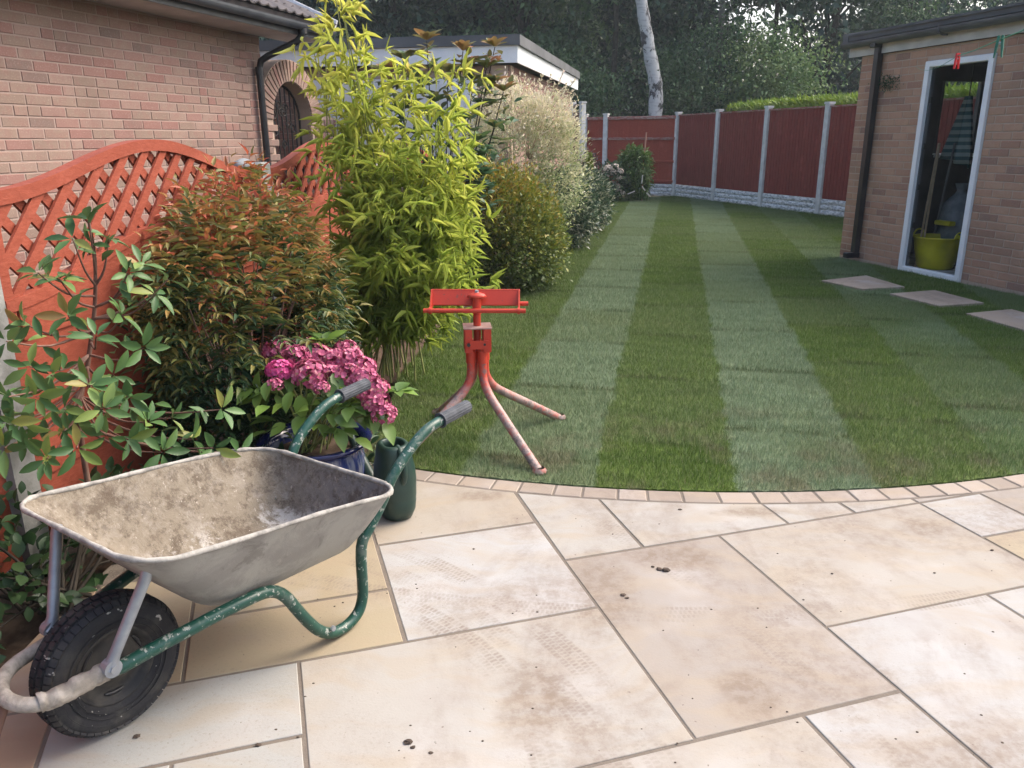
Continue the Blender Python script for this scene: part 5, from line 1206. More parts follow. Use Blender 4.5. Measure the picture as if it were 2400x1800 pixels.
for (x, y, hx_, hy_) in ((-hbx + .016, -hbx, .016, .004), (hbx - .016, -hbx, .016, .004), (-hbx + .016, hbx, .016, .004), (hbx - .016, hbx, .016, .004), (-hbx, -hbx + .022, .004, .018), (hbx, -hbx + .022, .004, .018), (-hbx, hbx - .022, .004, .018), (hbx, hbx - .022, .004, .018)):
    b = MB(); b.box(Sp(x, y, 0.515), (hx_, hy_, 0.055), AXS); b.obj('angle_plate', RED, stand)
b = MB(); b.box(Sp(0.006, -hbx - .0065, 0.498), (0.045, 0.002, 0.020), AXS); fp = b.obj('front_plate', RED, stand)
b = MB(); b.tube([Sp(0.030, -hbx - .012, 0.500), Sp(0.030, -hbx - .006, 0.500)], 0.006, 10); b.tube([Sp(-0.044, -hbx - .014, 0.500), Sp(-0.044, -hbx - .004, 0.500)], 0.009, 6); b.obj('bolt', BLACKP, fp)
b = MB(); b.cbox(Sp(0, 0, 0.573), (0.066, 0.062, 0.003), AXS, 0.001); b.obj('top_plate', m_simple('dusty_plate', (0.36, 0.25, 0.21), (0.30, 0.16, 0.13), 16, 0.85), stand)
b = MB(); b.tube([Sp(0, 0, 0.50), Sp(0, 0, 0.640)], 0.0175, 16); b.tube([Sp(0, 0, 0.632), Sp(0, 0, 0.722)], 0.0205, 16); b.obj('post', RED, stand, smooth=True)
hd = -0.035; HX = np.array([math.cos(hd), math.sin(hd), 0]); HY = np.array([-math.sin(hd), math.cos(hd), 0])
def Hp(x, y, z): return np.array([SC[0], SC[1], 0]) + HX * x + HY * y + np.array([0, 0, z])
b = MB(); b.tube([Hp(-0.245, -0.03, 0.652), Hp(0.228, -0.03, 0.652)], 0.0105, 14); b.obj('roller_bar', RED, stand, smooth=True)
b = MB(); b.tube([Hp(-0.212, 0.075, 0.665), Hp(0.238, 0.075, 0.665)], 0.0105, 14); b.obj('roller_bar', RED, stand, smooth=True)
AXH = np.array([HX, unit(HY * 0.45 + np.array([0, 0, .9])), unit(np.cross(HX, HY * 0.45 + np.array([0, 0, .9])))])
b = MB(); b.box(Hp(-0.01, 0.038, 0.702), (0.202, 0.036, 0.002), AXH); b.obj('back_plate', RED, stand)
b = MB(); b.tube([Hp(-0.212, 0.055, 0.734), Hp(0.192, 0.055, 0.734)], 0.004, 8); b.obj('plate_edge', RED, stand, smooth=True)
for x in (-0.214, 0.196):
    b = MB(); v = [Hp(x + dx, y, z) for dx in (-.003, .003) for y, z in ((-0.042, 0.648), (-0.02, 0.646), (0.085, 0.655), (0.085, 0.680), (0.058, 0.737), (0.045, 0.735))]
    b.add(v, [tuple(range(6))[::-1], tuple(range(6, 12))] + [(k, (k + 1) % 6, 6 + (k + 1) % 6, 6 + k) for k in range(6)]); b.obj('end_bracket', RED, stand)
    b = MB(); b.tube([Hp(x - .006, -0.03, 0.652), Hp(x + .006, -0.03, 0.652)], 0.015, 14); b.obj('bar_collar', RED, stand, smooth=True)
b = MB(); b.lathe([(0.001, 0.009), (0.010, 0.009), (0.030, 0.0), (0.036, -0.012), (0.022, -0.018)], Hp(0, 0.008, 0.722), 20, sx=1.3); b.obj('hub_cap', RED, stand, smooth=True)
b = MB(); b.lathe([(0.001, 0.012), (0.009, 0.012), (0.009, 0)], Hp(0, 0.008, 0.729), 6); b.obj('bolt_head', GALV, stand)

# ------------------------------------------------------------------ watering can
wc = np.array([-0.455, 2.845, 0.0]); can = thing('watering_can', tuple(wc), 'dark green plastic watering can standing on the paving behind the wheelbarrow', 'watering can')
b = MB(); rot = 0.5
b.lathe([(0.001, 0.002), (0.045, 0.0), (0.060, 0.008), (0.073, 0.04), (0.078, 0.08), (0.0765, 0.088), (0.079, 0.10), (0.081, 0.17), (0.078, 0.21), (0.070, 0.245), (0.066, 0.275), (0.062, 0.295), (0.058, 0.303), (0.046, 0.306), (0.041, 0.302), (0.041, 0.28), (0.05, 0.22), (0.001, 0.20)], wc, 40, sx=0.93, sy=1.12, power=2.7, rot=rot); b.obj('body', CANM, can, smooth=True)
b = MB(); dh = np.array([math.cos(-1.05), math.sin(-1.05), 0])
b.tube(spline([wc + dh * 0.040 + np.array([0, 0, .298]), wc + dh * 0.078 + np.array([0, 0, .285]), wc + dh * 0.100 + np.array([0, 0, .245]), wc + dh * 0.098 + np.array([0, 0, .195]), wc + dh * 0.074 + np.array([0, 0, .158])], 4), 0.0125, 10); b.obj('handle', CANM, can, smooth=True)
b = MB(); ds_ = np.array([-0.80, 0.6, 0])
b.tube(spline([wc + ds_ * 0.05 + np.array([0, 0, .06]), wc + ds_ * 0.11 + np.array([0, 0, .10]), wc + ds_ * 0.19 + np.array([0, 0, .20]), wc + ds_ * 0.25 + np.array([0, 0, .30])], 4), [0.03] * 5 + [0.022] * 4 + [0.015] * 4, 12); b.obj('spout', CANM, can, smooth=True)
b = MB(); b.tube([wc + np.array([-.070, -.045, .105]), wc + np.array([-.085, -.058, .107])], 0.013, 12); b.obj('boss', CANM, can, smooth=True)

# ------------------------------------------------------------------ blue pot and hydrangea
pc = np.array([-0.775, 2.93, 0.0]); pot = thing('plant_pot', tuple(pc), 'large blue glazed pot with flared rim standing behind the wheelbarrow', 'plant pot')
b = MB(); b.lathe([(0.001, 0.0), (0.125, 0.0), (0.138, 0.01), (0.175, 0.08), (0.192, 0.15), (0.188, 0.22), (0.180, 0.25), (0.190, 0.262), (0.218, 0.278), (0.222, 0.288), (0.216, 0.296), (0.196, 0.293), (0.176, 0.275), (0.170, 0.24), (0.170, 0.21)], pc, 56); b.obj('body', GLAZE, pot, smooth=True)
b = MB(); b.lathe([(0.172, 0.235), (0.10, 0.242), (0.001, 0.245)], pc, 30); b.obj('compost', SOIL, pot, smooth=True)
hyd = thing('hydrangea', (pc[0], pc[1], 0.25), 'pink mophead hydrangea growing in the blue glazed pot', 'hydrangea')
heads = [(380, 270, .92, 2.86), (400, 450, .85, 2.68), (565, 335, 1., 2.80), (750, 320, 1., 2.84), (920, 350, .95, 2.84), (1040, 255, .8, 2.96), (1065, 345, .95, 2.84), (1190, 420, .9, 2.78), (690, 490, 1.15, 2.68), (890, 490, .8, 2.70), (1050, 500, .95, 2.70), (1220, 540, .95, 2.68), (1330, 640, .9, 2.62), (800, 615, .55, 2.60), (1215, 670, .7, 2.60), (1335, 760, .9, 2.58), (1410, 875, .85, 2.56), (620, 215, .7, 2.98), (350, 590, .55, 2.62), (1130, 470, .8, 2.76), (640, 400, .7, 2.80)]
def flower_head(parent, c, r, mat, nfl=70, name='flower_head'):
    d = rnd_dir(nfl); d = d[(d[:, 2] > -0.5)]; n = len(d)
    P = c + d * r * RNG.uniform(0.82, 1.05, (n, 1)) * np.array([1.05, 1.05, 0.82]); Ps, Ds, Us = [], [], []
    ref = rnd_dir(n); x = unit(np.cross(d, ref)); y = np.cross(d, x)
    for k in range(4):
        a_ = k * math.pi / 2; dr = x * math.cos(a_) + y * math.sin(a_); Ps.append(P); Ds.append(dr + d * 0.35); Us.append(d)
    P, D, U_ = np.concatenate(Ps), np.concatenate(Ds), np.concatenate(Us)
    V, F = scatter(U_PET, P, D, U_, RNG.uniform(0.9, 1.2, len(P)) * r * 0.27, r * 0.30)
    o = bpy.data.objects.new(name, fast_mesh(name, V, F, mat)); link(o, parent); return o
hpos = []
for i, (cx_, cy_, sc, Y) in enumerate(heads):
    Y += 0.23; c = onY(560 + cx_ * .2411, 760 + cy_ * .2411, Y); hpos.append(c); flower_head(hyd, c, 0.052 * sc * Y / 2.75, FLB if i in (1,) else FLP, 120)
b = MB()
for c in hpos:
    b0 = pc + np.array([RNG.uniform(-.06, .06), RNG.uniform(-.06, .06), 0.25]); b.tube(spline([b0, (b0 + c) / 2 + np.array([0, 0, .05]), c], 4), 0.004, 6)
b.obj('stems', STEMG, hyd, smooth=True)
P, D, U_, L = [], [], [], []
def rosette(c, n, l, tilt, axis=(0, 0, 1)):
    ax = unit(np.array(axis, float)); x = unit(np.cross(ax, [0.3, 1, 0.1])); y = np.cross(ax, x); a0 = RNG.uniform(0, 6)
    for k in range(n):
        a_ = a0 + k * 2.4; t = tilt + RNG.uniform(-.15, .15); dr = (x * math.cos(a_) + y * math.sin(a_)) * math.cos(t) + ax * math.sin(t)
        P.append(c + dr * .008); D.append(dr); U_.append(ax + RNG.normal(0, .15, 3)); L.append(l * RNG.uniform(.75, 1.15))
for (cx_, cy_, Y, n_, l, tl) in ((180, 440, 2.80, 7, .105, .5), (840, 190, 2.95, 8, .085, .6), (1530, 660, 2.66, 8, .085, .25), (150, 620, 2.68, 5, .09, -.2), (1080, 800, 2.58, 6, .09, -.1)):
    rosette(onY(560 + cx_ * .2411, 760 + cy_ * .2411, Y + .22), n_, l, tl)
for (cx_, cy_, Y) in ((320, 700, 2.6), (160, 760, 2.62), (580, 820, 2.58), (640, 740, 2.62), (430, 650, 2.66), (900, 690, 2.60), (970, 880, 2.56), (930, 1040, 2.55), (1080, 960, 2.58), (1170, 870, 2.6), (1240, 930, 2.6), (1390, 980, 2.58), (740, 720, 2.64), (520, 600, 2.68), (880, 620, 2.64), (1300, 870, 2.62), (1060, 650, 2.64), (700, 880, 2.66), (800, 800, 2.7), (1330, 1050, 2.66), (300, 560, 2.7), (1150, 760, 2.66)):
    Y += .22; c = onY(560 + cx_ * .2411, 760 + cy_ * .2411, Y); out = c - (pc + np.array([0, 0.1, .40])); out[2] = 0
    for k in range(2):
        dr = unit(unit(out) * .7 + RNG.normal(0, .35, 3) + np.array([0, -.1, -.55 + .35 * k])); P.append(c - dr * .045 + RNG.normal(0, .02, 3)); D.append(dr); U_.append(unit(out) * .6 + np.array([0, 0, 1.0]) + RNG.normal(0, .2, 3)); L.append(RNG.uniform(.075, .105))
for _ in range(50):
    a_ = RNG.uniform(0, 6.3); r = RNG.uniform(.02, .16); c = pc + np.array([r * math.cos(a_) * 1.3, r * math.sin(a_) + .02, RNG.uniform(.34, .52)]); dr = unit(np.array([math.cos(a_), math.sin(a_), RNG.uniform(-.4, .4)]))
    P.append(c); D.append(dr); U_.append(np.array([0, 0, 1.0]) + RNG.normal(0, .3, 3)); L.append(RNG.uniform(.07, .10))
P, D, U_, L = map(np.array, (P, D, U_, L)); foliage(hyd, U_HYD, P, D, U_, L, L * 0.58, L_HYD, singles=len(P))

# ------------------------------------------------------------------ shrubs
def stems_mesh(parent, tips, base, r0, r1, mat, name='stem', bend=0.15, each=False, seg=5):
    b = MB()
    for t in tips:
        b0 = np.array(base) + np.array([RNG.normal(0, .04), RNG.normal(0, .04), 0]); t = np.array(t); m_ = (b0 + t) / 2 + np.array([0, 0, np.linalg.norm(t - b0) * bend]); b.tube(spline([b0, b0 * .6 + m_ * .4, m_, t], 3), list(np.linspace(r0, r1, 10)), seg, cap=False)
        if each: b.obj(name, mat, parent, smooth=True); b = MB()
    if b.v: b.obj(name, mat, parent, smooth=True)
def blob_points(blobs, n, shell=0.55):
    """points in a union of ellipsoids [(c, r3)], biased to the shell, with outward direction"""
    vol = np.array([np.prod(r) for c, r in blobs]) ** (2 / 3); pick = RNG.choice(len(blobs), n, p=vol / vol.sum())
    d = rnd_dir(n); rad = shell + (1 - shell) * RNG.random(n) ** 0.6
    C_ = np.array([c for c, r in blobs])[pick]; R_ = np.array([r for c, r in blobs])[pick]
    P = C_ + d * R_ * rad[:, None]
    keep = np.ones(n, bool)
    for j, (c, r) in enumerate(blobs):
        q = (((P - np.array(c)) / np.array(r)) ** 2).sum(1); keep &= ~((q < shell ** 2) & (pick != j))
    keep &= P[:, 2] > 0.02
    return P[keep], d[keep]
def clumped_shrub(root, blobs, nclump, per, U, L, aspect, mat, spread=0.07, up=0.35, droop=0.0, singles=300, jit=0.5, stem=(0.008, 0.003), stemmat=None, shell=.55, base=None, name='leaf', trans=None):
    C_, d = blob_points(blobs, nclump, shell)
    n = len(C_); P = np.repeat(C_, per, 0) + RNG.normal(0, spread, (n * per, 3)); D = np.repeat(d, per, 0) + RNG.normal(0, jit, (n * per, 3)) + np.array([0, 0, up]); 
    UP = np.repeat(d, per, 0) * 0.6 + np.array([0, 0, 1.0]) + RNG.normal(0, .35, (n * per, 3)); D[:, 2] -= droop
    Ls = RNG.uniform(.7, 1.2, n * per) * L; P[:, 2] = np.maximum(P[:, 2], 0.02)
    foliage(root, U, P, D, UP, Ls, Ls * aspect, mat, name, singles)
    if base is not None:
        t = C_[RNG.choice(n, min(n, 26), replace=False)]; stems_mesh(root, t, base, stem[0], stem[1], stemmat or BARK)
# nandina: compound sprays
nb_ = np.array([-1.17, 3.28, 0]); nan = thing('nandina_bush', tuple(nb_), 'large bushy shrub with orange red tips and dark green lower leaves against the trellis fence', 'shrub')
blobs = [(np.array([-1.12, 3.40, .62]), np.array([.36, .50, .56])), (np.array([-1.22, 3.62, .80]), np.array([.30, .40, .48])), (np.array([-1.14, 3.58, .55]), np.array([.34, .38, .50])), (np.array([-1.22, 3.15, .72]), np.array([.22, .28, .42])), (np.array([-1.20, 3.40, .30]), np.array([.28, .50, .34]))]
C_, d = blob_points(blobs, 3300, .62); n = len(C_); SP = 7
sdir = unit(d * np.array([1, 1, .5]) + RNG.normal(0, .35, (n, 3)) + np.array([0, 0, .35])); side_ = unit(np.cross(sdir, [0, 0, 1.0])); nrm = np.cross(side_, sdir)
P, D, U_, L = [], [], [], []
for k in range(SP):
    t = (k // 2 + (0.5 if k == SP - 1 else 0)) / 3.0; sg = 1 if k % 2 else -1
    P.append(C_ + sdir * (t * .075)[..., None] if np.ndim(t) else C_ + sdir * t * .085)
    D.append(sdir * (1.0 if k == SP - 1 else .55) + side_ * (0 if k == SP - 1 else sg * .9) + np.array([0, 0, -.18]) + RNG.normal(0, .15, (n, 3))); U_.append(nrm + RNG.normal(0, .15, (n, 3))); L.append(RNG.uniform(.034, .062, n))
P, D, U_, L = map(np.concatenate, (P, D, U_, L)); foliage(nan, U_LANCE, P, D, U_, L, L * .34, L_NAN, singles=300)
stems_mesh(nan, C_[RNG.choice(n, 60)], nb_, .007, .0025, STEMR, bend=.05)
# glossy photinia in the left foreground
pb_ = np.array([-1.46, 2.53, 0]); pho = thing('photinia_shrub', tuple(pb_), 'open shrub with large glossy oval leaves on thin red stems in the left foreground', 'shrub')
P, D, U_, L = [], [], [], []; stems = []
trunk = spline([pb_ + np.array([.0, .0, 0]), onY(187, 1000, 2.52), onY(205, 860, 2.54), onY(222, 720, 2.56), onY(222, 600, 2.55), onY(208, 520, 2.52)], 5)
tips = [((208, 515), 2.50), ((170, 560), 2.46), ((255, 560), 2.56), ((90, 640), 2.36), ((140, 655), 2.42), ((330, 620), 2.56), ((365, 690), 2.50), ((395, 655), 2.6), ((160, 740), 2.38), ((225, 790), 2.30), ((285, 740), 2.42), ((300, 640), 2.5), ((335, 815), 2.36), ((300, 930), 2.28), ((345, 990), 2.30), ((70, 860), 2.18), ((85, 930), 2.14), ((50, 990), 2.05), ((150, 1010), 2.16), ((180, 1050), 2.10), ((250, 1020), 2.20), ((520, 960), 2.42), ((450, 1030), 2.40), ((500, 1050), 2.36), ((110, 1075), 2.05), ((380, 1060), 2.32), ((15, 800), 2.1), ((20, 930), 2.0), ((210, 905), 2.2), ((265, 880), 2.32), ((10, 1050), 2.0), ((560, 1060), 2.42), ((60, 760), 2.3), ((120, 880), 2.2), ((240, 960), 2.15), ((400, 980), 2.45), ((60, 1030), 2.08), ((150, 960), 2.2), ((300, 1030), 2.25), ((20, 990), 2.02)]
for i, ((px, py), Y) in enumerate(tips):
    t = onY(px, py, Y); j = min(len(trunk) - 1, max(2, int(len(trunk) * min(1, max(.1, (t[2] - .15) / 1.15)) * .8)))
    b0 = trunk[j]; stems.append(spline([b0, b0 * .45 + t * .55 + np.array([0, 0, -.03]), t], 4)); ax = unit(t - b0) + np.array([0, 0, .35]) if i else np.array([0, 0, 1.0])
    n0 = len(P); rosette(t, int(RNG.integers(4, 7)), .082, RNG.uniform(-.1, .7), ax + RNG.normal(0, .35, 3))
    for k in range(3):
        f_ = RNG.uniform(.45, .95); c = b0 + (t - b0) * f_; dr = unit(RNG.normal(0, 1, 3) + (t - b0) * 2 + np.array([.1, -.3, .1])); P.append(c); D.append(dr); U_.append(np.array([0, -.3, 1.0]) + RNG.normal(0, .3, 3)); L.append(RNG.uniform(.06, .09))
P, D, U_, L = map(np.array, (P, D, U_, L)); foliage(pho, U_OVAL, P, D, U_, L * 0.88, L * 0.33, L_PHO, singles=300)
b = MB(); b.tube(trunk, list(np.linspace(.011, .004, len(trunk))), 8); b.obj('main_stem', STEMR, pho, smooth=True)
b = MB(); [b.tube(s_, list(np.linspace(.005, .002, len(s_))), 6, cap=False) for s_ in stems]; b.obj('twigs', STEMR, pho, smooth=True)
# low ground cover at the lower left
gc_ = thing('ground_cover_plant', (-1.45, 2.15, 0), 'low dark green leafy plant behind the wheelbarrow wheel at the lower left', 'plant')
blobs = [(np.array([-1.60, 1.85, .05]), np.array([.15, .3, .30])), (np.array([-1.53, 2.2, .10]), np.array([.13, .3, .30])), (np.array([-1.44, 2.55, .06]), np.array([.2, .3, .22])), (np.array([-1.25, 2.95, .03]), np.array([.25, .3, .2]))]
clumped_shrub(gc_, blobs, 230, 7, U_OVAL, .055, .62, L_DRK, .03, .1, 0, 260, base=(-1.46, 2.2, 0), shell=.3)
# dark leafy filler under the nandina and hydrangea
fl_ = thing('periwinkle_plant', (-1.1, 3.05, 0), 'dark leafy low plant in the shade between the orange tipped bush and the blue pot', 'plant')
clumped_shrub(fl_, [(np.array([-1.02, 3.05, .12]), np.array([.3, .3, .3])), (np.array([-.85, 3.35, .1]), np.array([.25, .4, .22])), (np.array([-.95, 3.8, .12]), np.array([.2, .5, .25]))], 260, 6, U_OVAL, .05, .5, L_DRK, .035, .1, 0, 200, base=(-1.05, 3.2, 0), shell=.3)
# bamboo
bb_ = np.array([-.80, 4.78, 0]); bam = thing('bamboo', tuple(bb_), 'tall yellow green bamboo clump overlapping the end of the orange fence', 'bamboo')
P, D, U_, L = [], [], [], []; canes = []
for i in range(92):
    if i < 4: X, Y, H = RNG.uniform(-1.00, -.90), 4.8 + RNG.uniform(-.1, .1), (2.62, 2.45, 2.2, 2.1)[i]
    elif i < 18: X, Y, H = RNG.uniform(-1.10, -.78), 4.8 + RNG.uniform(-.2, .2), RNG.uniform(1.30, 2.0)
    elif i < 46: X, Y, H = RNG.uniform(-.90, -.24), 4.75 + RNG.uniform(-.25, .25), (RNG.uniform(1.4, 1.8) if i % 4 == 0 else RNG.uniform(.9, 1.35))
    else: X, Y, H = RNG.uniform(-.80, -.25), 4.6 + RNG.uniform(-.25, .2), RNG.uniform(.40, 1.15)
    b0 = bb_ + np.array([RNG.normal(0, .13), RNG.normal(0, .11), 0]); t = np.array([X, Y, H]); m_ = b0 * .55 + t * .45 + np.array([0, 0, H * .12 if i < 46 else H * .35])
    cn = spline([b0, m_, t], 8); canes.append(cn)
    for k in range(3, len(cn)):
        if cn[k][2] < .25: continue
        for _ in range(2 if i < 18 else 3):
            dr = unit(np.array([RNG.normal(), RNG.normal(), .25])); L2 = RNG.uniform(.05, .20) * (1.15 - .5 * cn[k][2] / 2.6); q = cn[k] + dr * L2 + RNG.normal(0, .01, 3)
            for _ in range(int(RNG.integers(3, 6))):
                dd = unit(dr * .8 + RNG.normal(0, .55, 3) + np.array([0, 0, RNG.choice([-.7, -.1, .6], p=[.45, .3, .25])])); P.append(q - dd * .01); D.append(dd); U_.append(RNG.normal(0, .5, 3) + np.array([0, -.3, 1.0])); L.append(RNG.uniform(.07, .155))
P, D, U_, L = map(np.array, (P, D, U_, L)); foliage(bam, U_BAM, P, D, U_, L * .9, L * .066, L_BAM, singles=300)
b = MB(); [b.tube(c, list(np.linspace(.0065, .002, len(c))), 5, cap=False) for c in canes[:30]]; b.obj('canes', STEMG, bam, smooth=True)
b = MB(); b.tube([G(938, 860) + np.array([0, 0, 0]), onY(943, 440, 4.55)], .006, 7); b.obj('garden_cane', CANE, smooth=True, label='thin straight garden cane standing in front of the bamboo', cat='cane')
# bronze tipped photinia behind the bamboo
pb2 = np.array([-.62, 7.2, 0]); ph2 = thing('bronze_tipped_shrub', tuple(pb2), 'tall upright shrub with bronze tipped leaves in front of the white garage door', 'shrub')
P, D, U_, L = [], [], [], []; tp = []
for (px, py, Y) in ((1000, 95, 7.0), (1085, 120, 7.1), (1160, 110, 7.2), (945, 140, 7.0), (905, 170, 6.9), (970, 190, 6.9), (1050, 170, 7.0), (1110, 190, 7.2), (1140, 160, 7.2), (1180, 215, 7.2), (1020, 240, 6.9), (940, 260, 6.9), (1090, 280, 7.0), (1160, 300, 7.0), (980, 320, 6.8), (1060, 350, 6.8), (1110, 380, 6.8), (1130, 410, 6.8), (1120, 330, 6.7), (1060, 430, 6.7), (1000, 400, 6.8), (930, 350, 6.8)):
    t = onY(px, py, Y); tp.append(t); rosette(t, 11, .135, .6, (0, 0, 1.0)); rosette(t + np.array([RNG.normal(0, .10), RNG.normal(0, .08), -.10]), 9, .125, .35, (0, 0, 1.0))
    for k in range(22):
        c = t + np.array([RNG.normal(0, .05), RNG.normal(0, .06), -RNG.uniform(.03, .32)]); dr = unit(np.array([RNG.normal(), RNG.normal(), .5])); P.append(c); D.append(dr); U_.append(np.array([0, -.2, 1.]) + RNG.normal(0, .3, 3)); L.append(RNG.uniform(.075, .115))
P, D, U_, L = map(np.array, (P, D, U_, L)); foliage(ph2, U_OVAL, P, D, U_, L, L * .50, L_PHB, singles=300)
stems_mesh(ph2, tp, pb2, .010, .004, BARK, bend=.05)
# spiraea dome
sp_ = np.array([-.12, 8.05, 0]); spi = thing('spiraea_bush', tuple(sp_), 'rounded green gold bush with red flecks at the lawn edge right of the bamboo', 'shrub')
clumped_shrub(spi, [(np.array([-.16, 8.05, .54]), np.array([.66, .66, .64])), (np.array([.10, 7.9, .38]), np.array([.44, .58, .50])), (np.array([-.34, 7.85, .74]), np.array([.42, .42, .42]))], 2600, 10, U_DIA, .046, .55, L_SPI, .045, .35, 0, 250, base=tuple(sp_))
# cream willow
wi_ = np.array([.10, 9.15, 0]); wil = thing('cream_willow', tuple(wi_), 'cream and pale pink variegated willow in front of the flat roofed garage corner', 'shrub')
clumped_shrub(wil, [(np.array([.04, 9.15, 1.22]), np.array([.66, .50, .62])), (np.array([.42, 9.2, 1.08]), np.array([.44, .42, .64])), (np.array([-.02, 9.1, 1.60]), np.array([.46, .36, .40])), (np.array([.38, 9.1, 1.55]), np.array([.34, .34, .34]))], 2000, 10, U_DIA, .055, .26, L_WIL, .050, .55, 0, 250, base=tuple(wi_), stemmat=CANE)
# long wands sticking out of the willow
P, D, U_, L = [], [], [], []; wd_ = []
for (px, py) in ((1290, 180), (1270, 175), (1190, 200), (1150, 235), (1352, 380), (1358, 290), (1345, 190), (1325, 200), (1362, 340), (1230, 178), (1320, 170), (1335, 240), (1345, 260), (1345, 320), (1350, 350), (1300, 200), (1210, 185), (1240, 190), (1170, 215), (1340, 215)):
    t = onY(px, py, 9.2); b0 = np.array([.2, 9.2, 1.2]); c = spline([b0, (b0 + t) / 2 + np.array([0, 0, .04]), t], 8); wd_.append(c)
    for q in c[5:]:
        for _ in range(5): P.append(q); D.append(unit(t - b0) + RNG.normal(0, .6, 3)); U_.append(rnd_dir(1)[0] + np.array([0, 0, 1.0])); L.append(RNG.uniform(.03, .055))
P, D, U_, L = map(np.array, (P, D, U_, L)); foliage(wil, U_DIA, P, D, U_, L, L * .3, L_WIL, rest='wand_leaves')
b = MB(); [b.tube(c, .0035, 5) for c in wd_]; b.obj('wands', CANE, wil, smooth=True)
# variegated euonymus mounds
for (x, y, r, h, lb) in ((.62, 10.9, .50, .98, 'dark green variegated shrub directly behind the rounded green gold bush'), (1.08, 12.9, .50, .95, 'grey green variegated shrub with pale leaf edges, further along the bed edge')):
    e_ = thing('variegated_shrub', (x, y, 0), lb, 'shrub', 'variegated shrubs along the bed')
    clumped_shrub(e_, [(np.array([x, y, h * .48]), np.array([r, r * 1.2, h * .52])), (np.array([x - .2, y - .2, h * .6]), np.array([r * .6, r * .6, h * .42]))], 1500, 9, U_DIA, .062, .42, L_EUO, .05, .3, 0, 120, base=(x, y, 0))
# small plants at the far corner
cf = thing('gold_conifer', (1.52, 16.0, 0), 'small narrow yellow green conifer beside the arched fence panel', 'conifer'); Pn = 1600
a_ = RNG.uniform(0, 6.3, Pn); zz = RNG.random(Pn) ** .8 * 1.12; rr = .15 * (1 - (zz / 1.2) ** 2) * RNG.uniform(.6, 1, Pn); P = np.stack([1.52 + rr * np.cos(a_), 16 + rr * np.sin(a_), zz], 1); D = np.stack([np.cos(a_) * .4, np.sin(a_) * .4, np.ones(Pn)], 1) + RNG.normal(0, .2, (Pn, 3))
foliage(cf, U_DIA, P, D, rnd_dir(Pn), .07, .02, L_CON, rest='foliage'); stems_mesh(cf, [(1.52, 16, .9)], (1.52, 16, 0), .01, .004, BARK)
pu = thing('purple_leaved_shrub', (1.80, 17.2, 0), 'dusky purple leaved shrub in front of the concrete post at the far corner', 'shrub')
clumped_shrub(pu, [(np.array([1.60, 17.2, .62]), np.array([.24, .3, .56]))], 330, 7, U_DIA, .055, .5, L_PUR, .05, .4, 0, 60, base=(1.8, 17.2, 0))
dk = thing('dark_shrub', (1.62, 15.4, 0), 'low dark leafy shrub below the purple one at the far end of the bed', 'shrub')
clumped_shrub(dk, [(np.array([1.38, 15.4, .30]), np.array([.28, .8, .42]))], 420, 7, U_DIA, .06, .45, L_DRK, .06, .3, 0, 60, base=(1.6, 15.4, 0))
wh = thing('white_hydrangea', (2.36, 19.2, 0), 'small hydrangea with off white flower heads at the far corner of the lawn', 'hydrangea')
clumped_shrub(wh, [(np.array([2.34, 19.2, .42]), np.array([.36, .36, .42]))], 260, 6, U_OVAL, .10, .5, L_DRK, .05, .2, 0, 60, base=(2.36, 19.2, 0))
for (px, py, r) in ((1425, 395, .12), (1440, 392, .12), (1452, 402, .11), (1420, 410, .10), (1438, 405, .10), (1451, 417, .08), (1447, 436, .08), (1450, 445, .09), (1437, 428, .05), (1460, 452, .07), (1433, 445, .05)):
    flower_head(wh, onY(px, py, 18.95), r * .8, FLW, 60)
gs = thing('green_corner_shrub', (2.95, 19.5, 0), 'bright green feathery shrub with drooping leaves beside the white hydrangea', 'shrub')
clumped_shrub(gs, [(np.array([2.92, 19.5, .78]), np.array([.34, .34, .44])), (np.array([2.98, 19.5, .42]), np.array([.26, .3, .4]))], 520, 8, U_LANCE, .12, .28, L_GRN, .06, .15, .3, 100, base=(2.95, 19.5, 0))
b = MB(); b.tube([onY(1508, 382, 19.3), onY(1515, 310, 19.3)], .016, 8); b.tube([np.array([*onY(1508, 382, 19.3)[:2], 0.0]), onY(1508, 382, 19.3)], .016, 8); b.obj('pole', CANEP, smooth=True, label='thin pinkish wooden pole standing against the back fence behind the green shrub', cat='pole')
b = MB()
for (p, q) in (((1471, 455), (1488, 448)), ((1505, 437), (1512, 447)), ((1515, 452), (1524, 461)), ((1506, 410), (1504, 430))):
    b.tube([onY(*p, 19.0), onY(*q, 19.0)], .014, 6)
b.obj('pale_sticks', PALE, gs)
# small plants at ground level between the bamboo and the lawn
bn = 5200
# hedge beyond the boundary fence
hd_ = thing('conifer_hedge', tuple([*(F0 + FD * 3 - FN * 1.1), 0]), 'bright yellow green clipped conifer hedge rising behind the red boundary fence', 'hedge')
n = 15000; s = RNG.uniform(1.2, 13, n); dd = RNG.uniform(-.5, .5, n); z = 2.10 - (RNG.random(n) ** 1.8) * 1.6 - .04 * (s < 1.6) * 5; z += .05 * np.sin(s * 2.1) * 0.5
top = RNG.random(n) < .5; z = np.where(top, 2.08 + RNG.normal(0, .03, n), z); dd = np.where(top, dd, np.where(RNG.random(n) < .8, .5, -.5) + RNG.normal(0, .05, n))
P = np.stack([F0[0] + FD[0] * s - FN[0] * (1.1 - dd), F0[1] + FD[1] * s - FN[1] * (1.1 - dd), z], 1)
D = np.stack([RNG.normal(0, .45, n), RNG.normal(0, .45, n), np.ones(n)], 1) + np.array([*FN, 0]) * np.where(top, 0, .9)[:, None]
foliage(hd_, U_DIA, P, D, rnd_dir(n), RNG.uniform(.08, .20, n), .035, L_HED, rest='foliage')
b = MB(); 
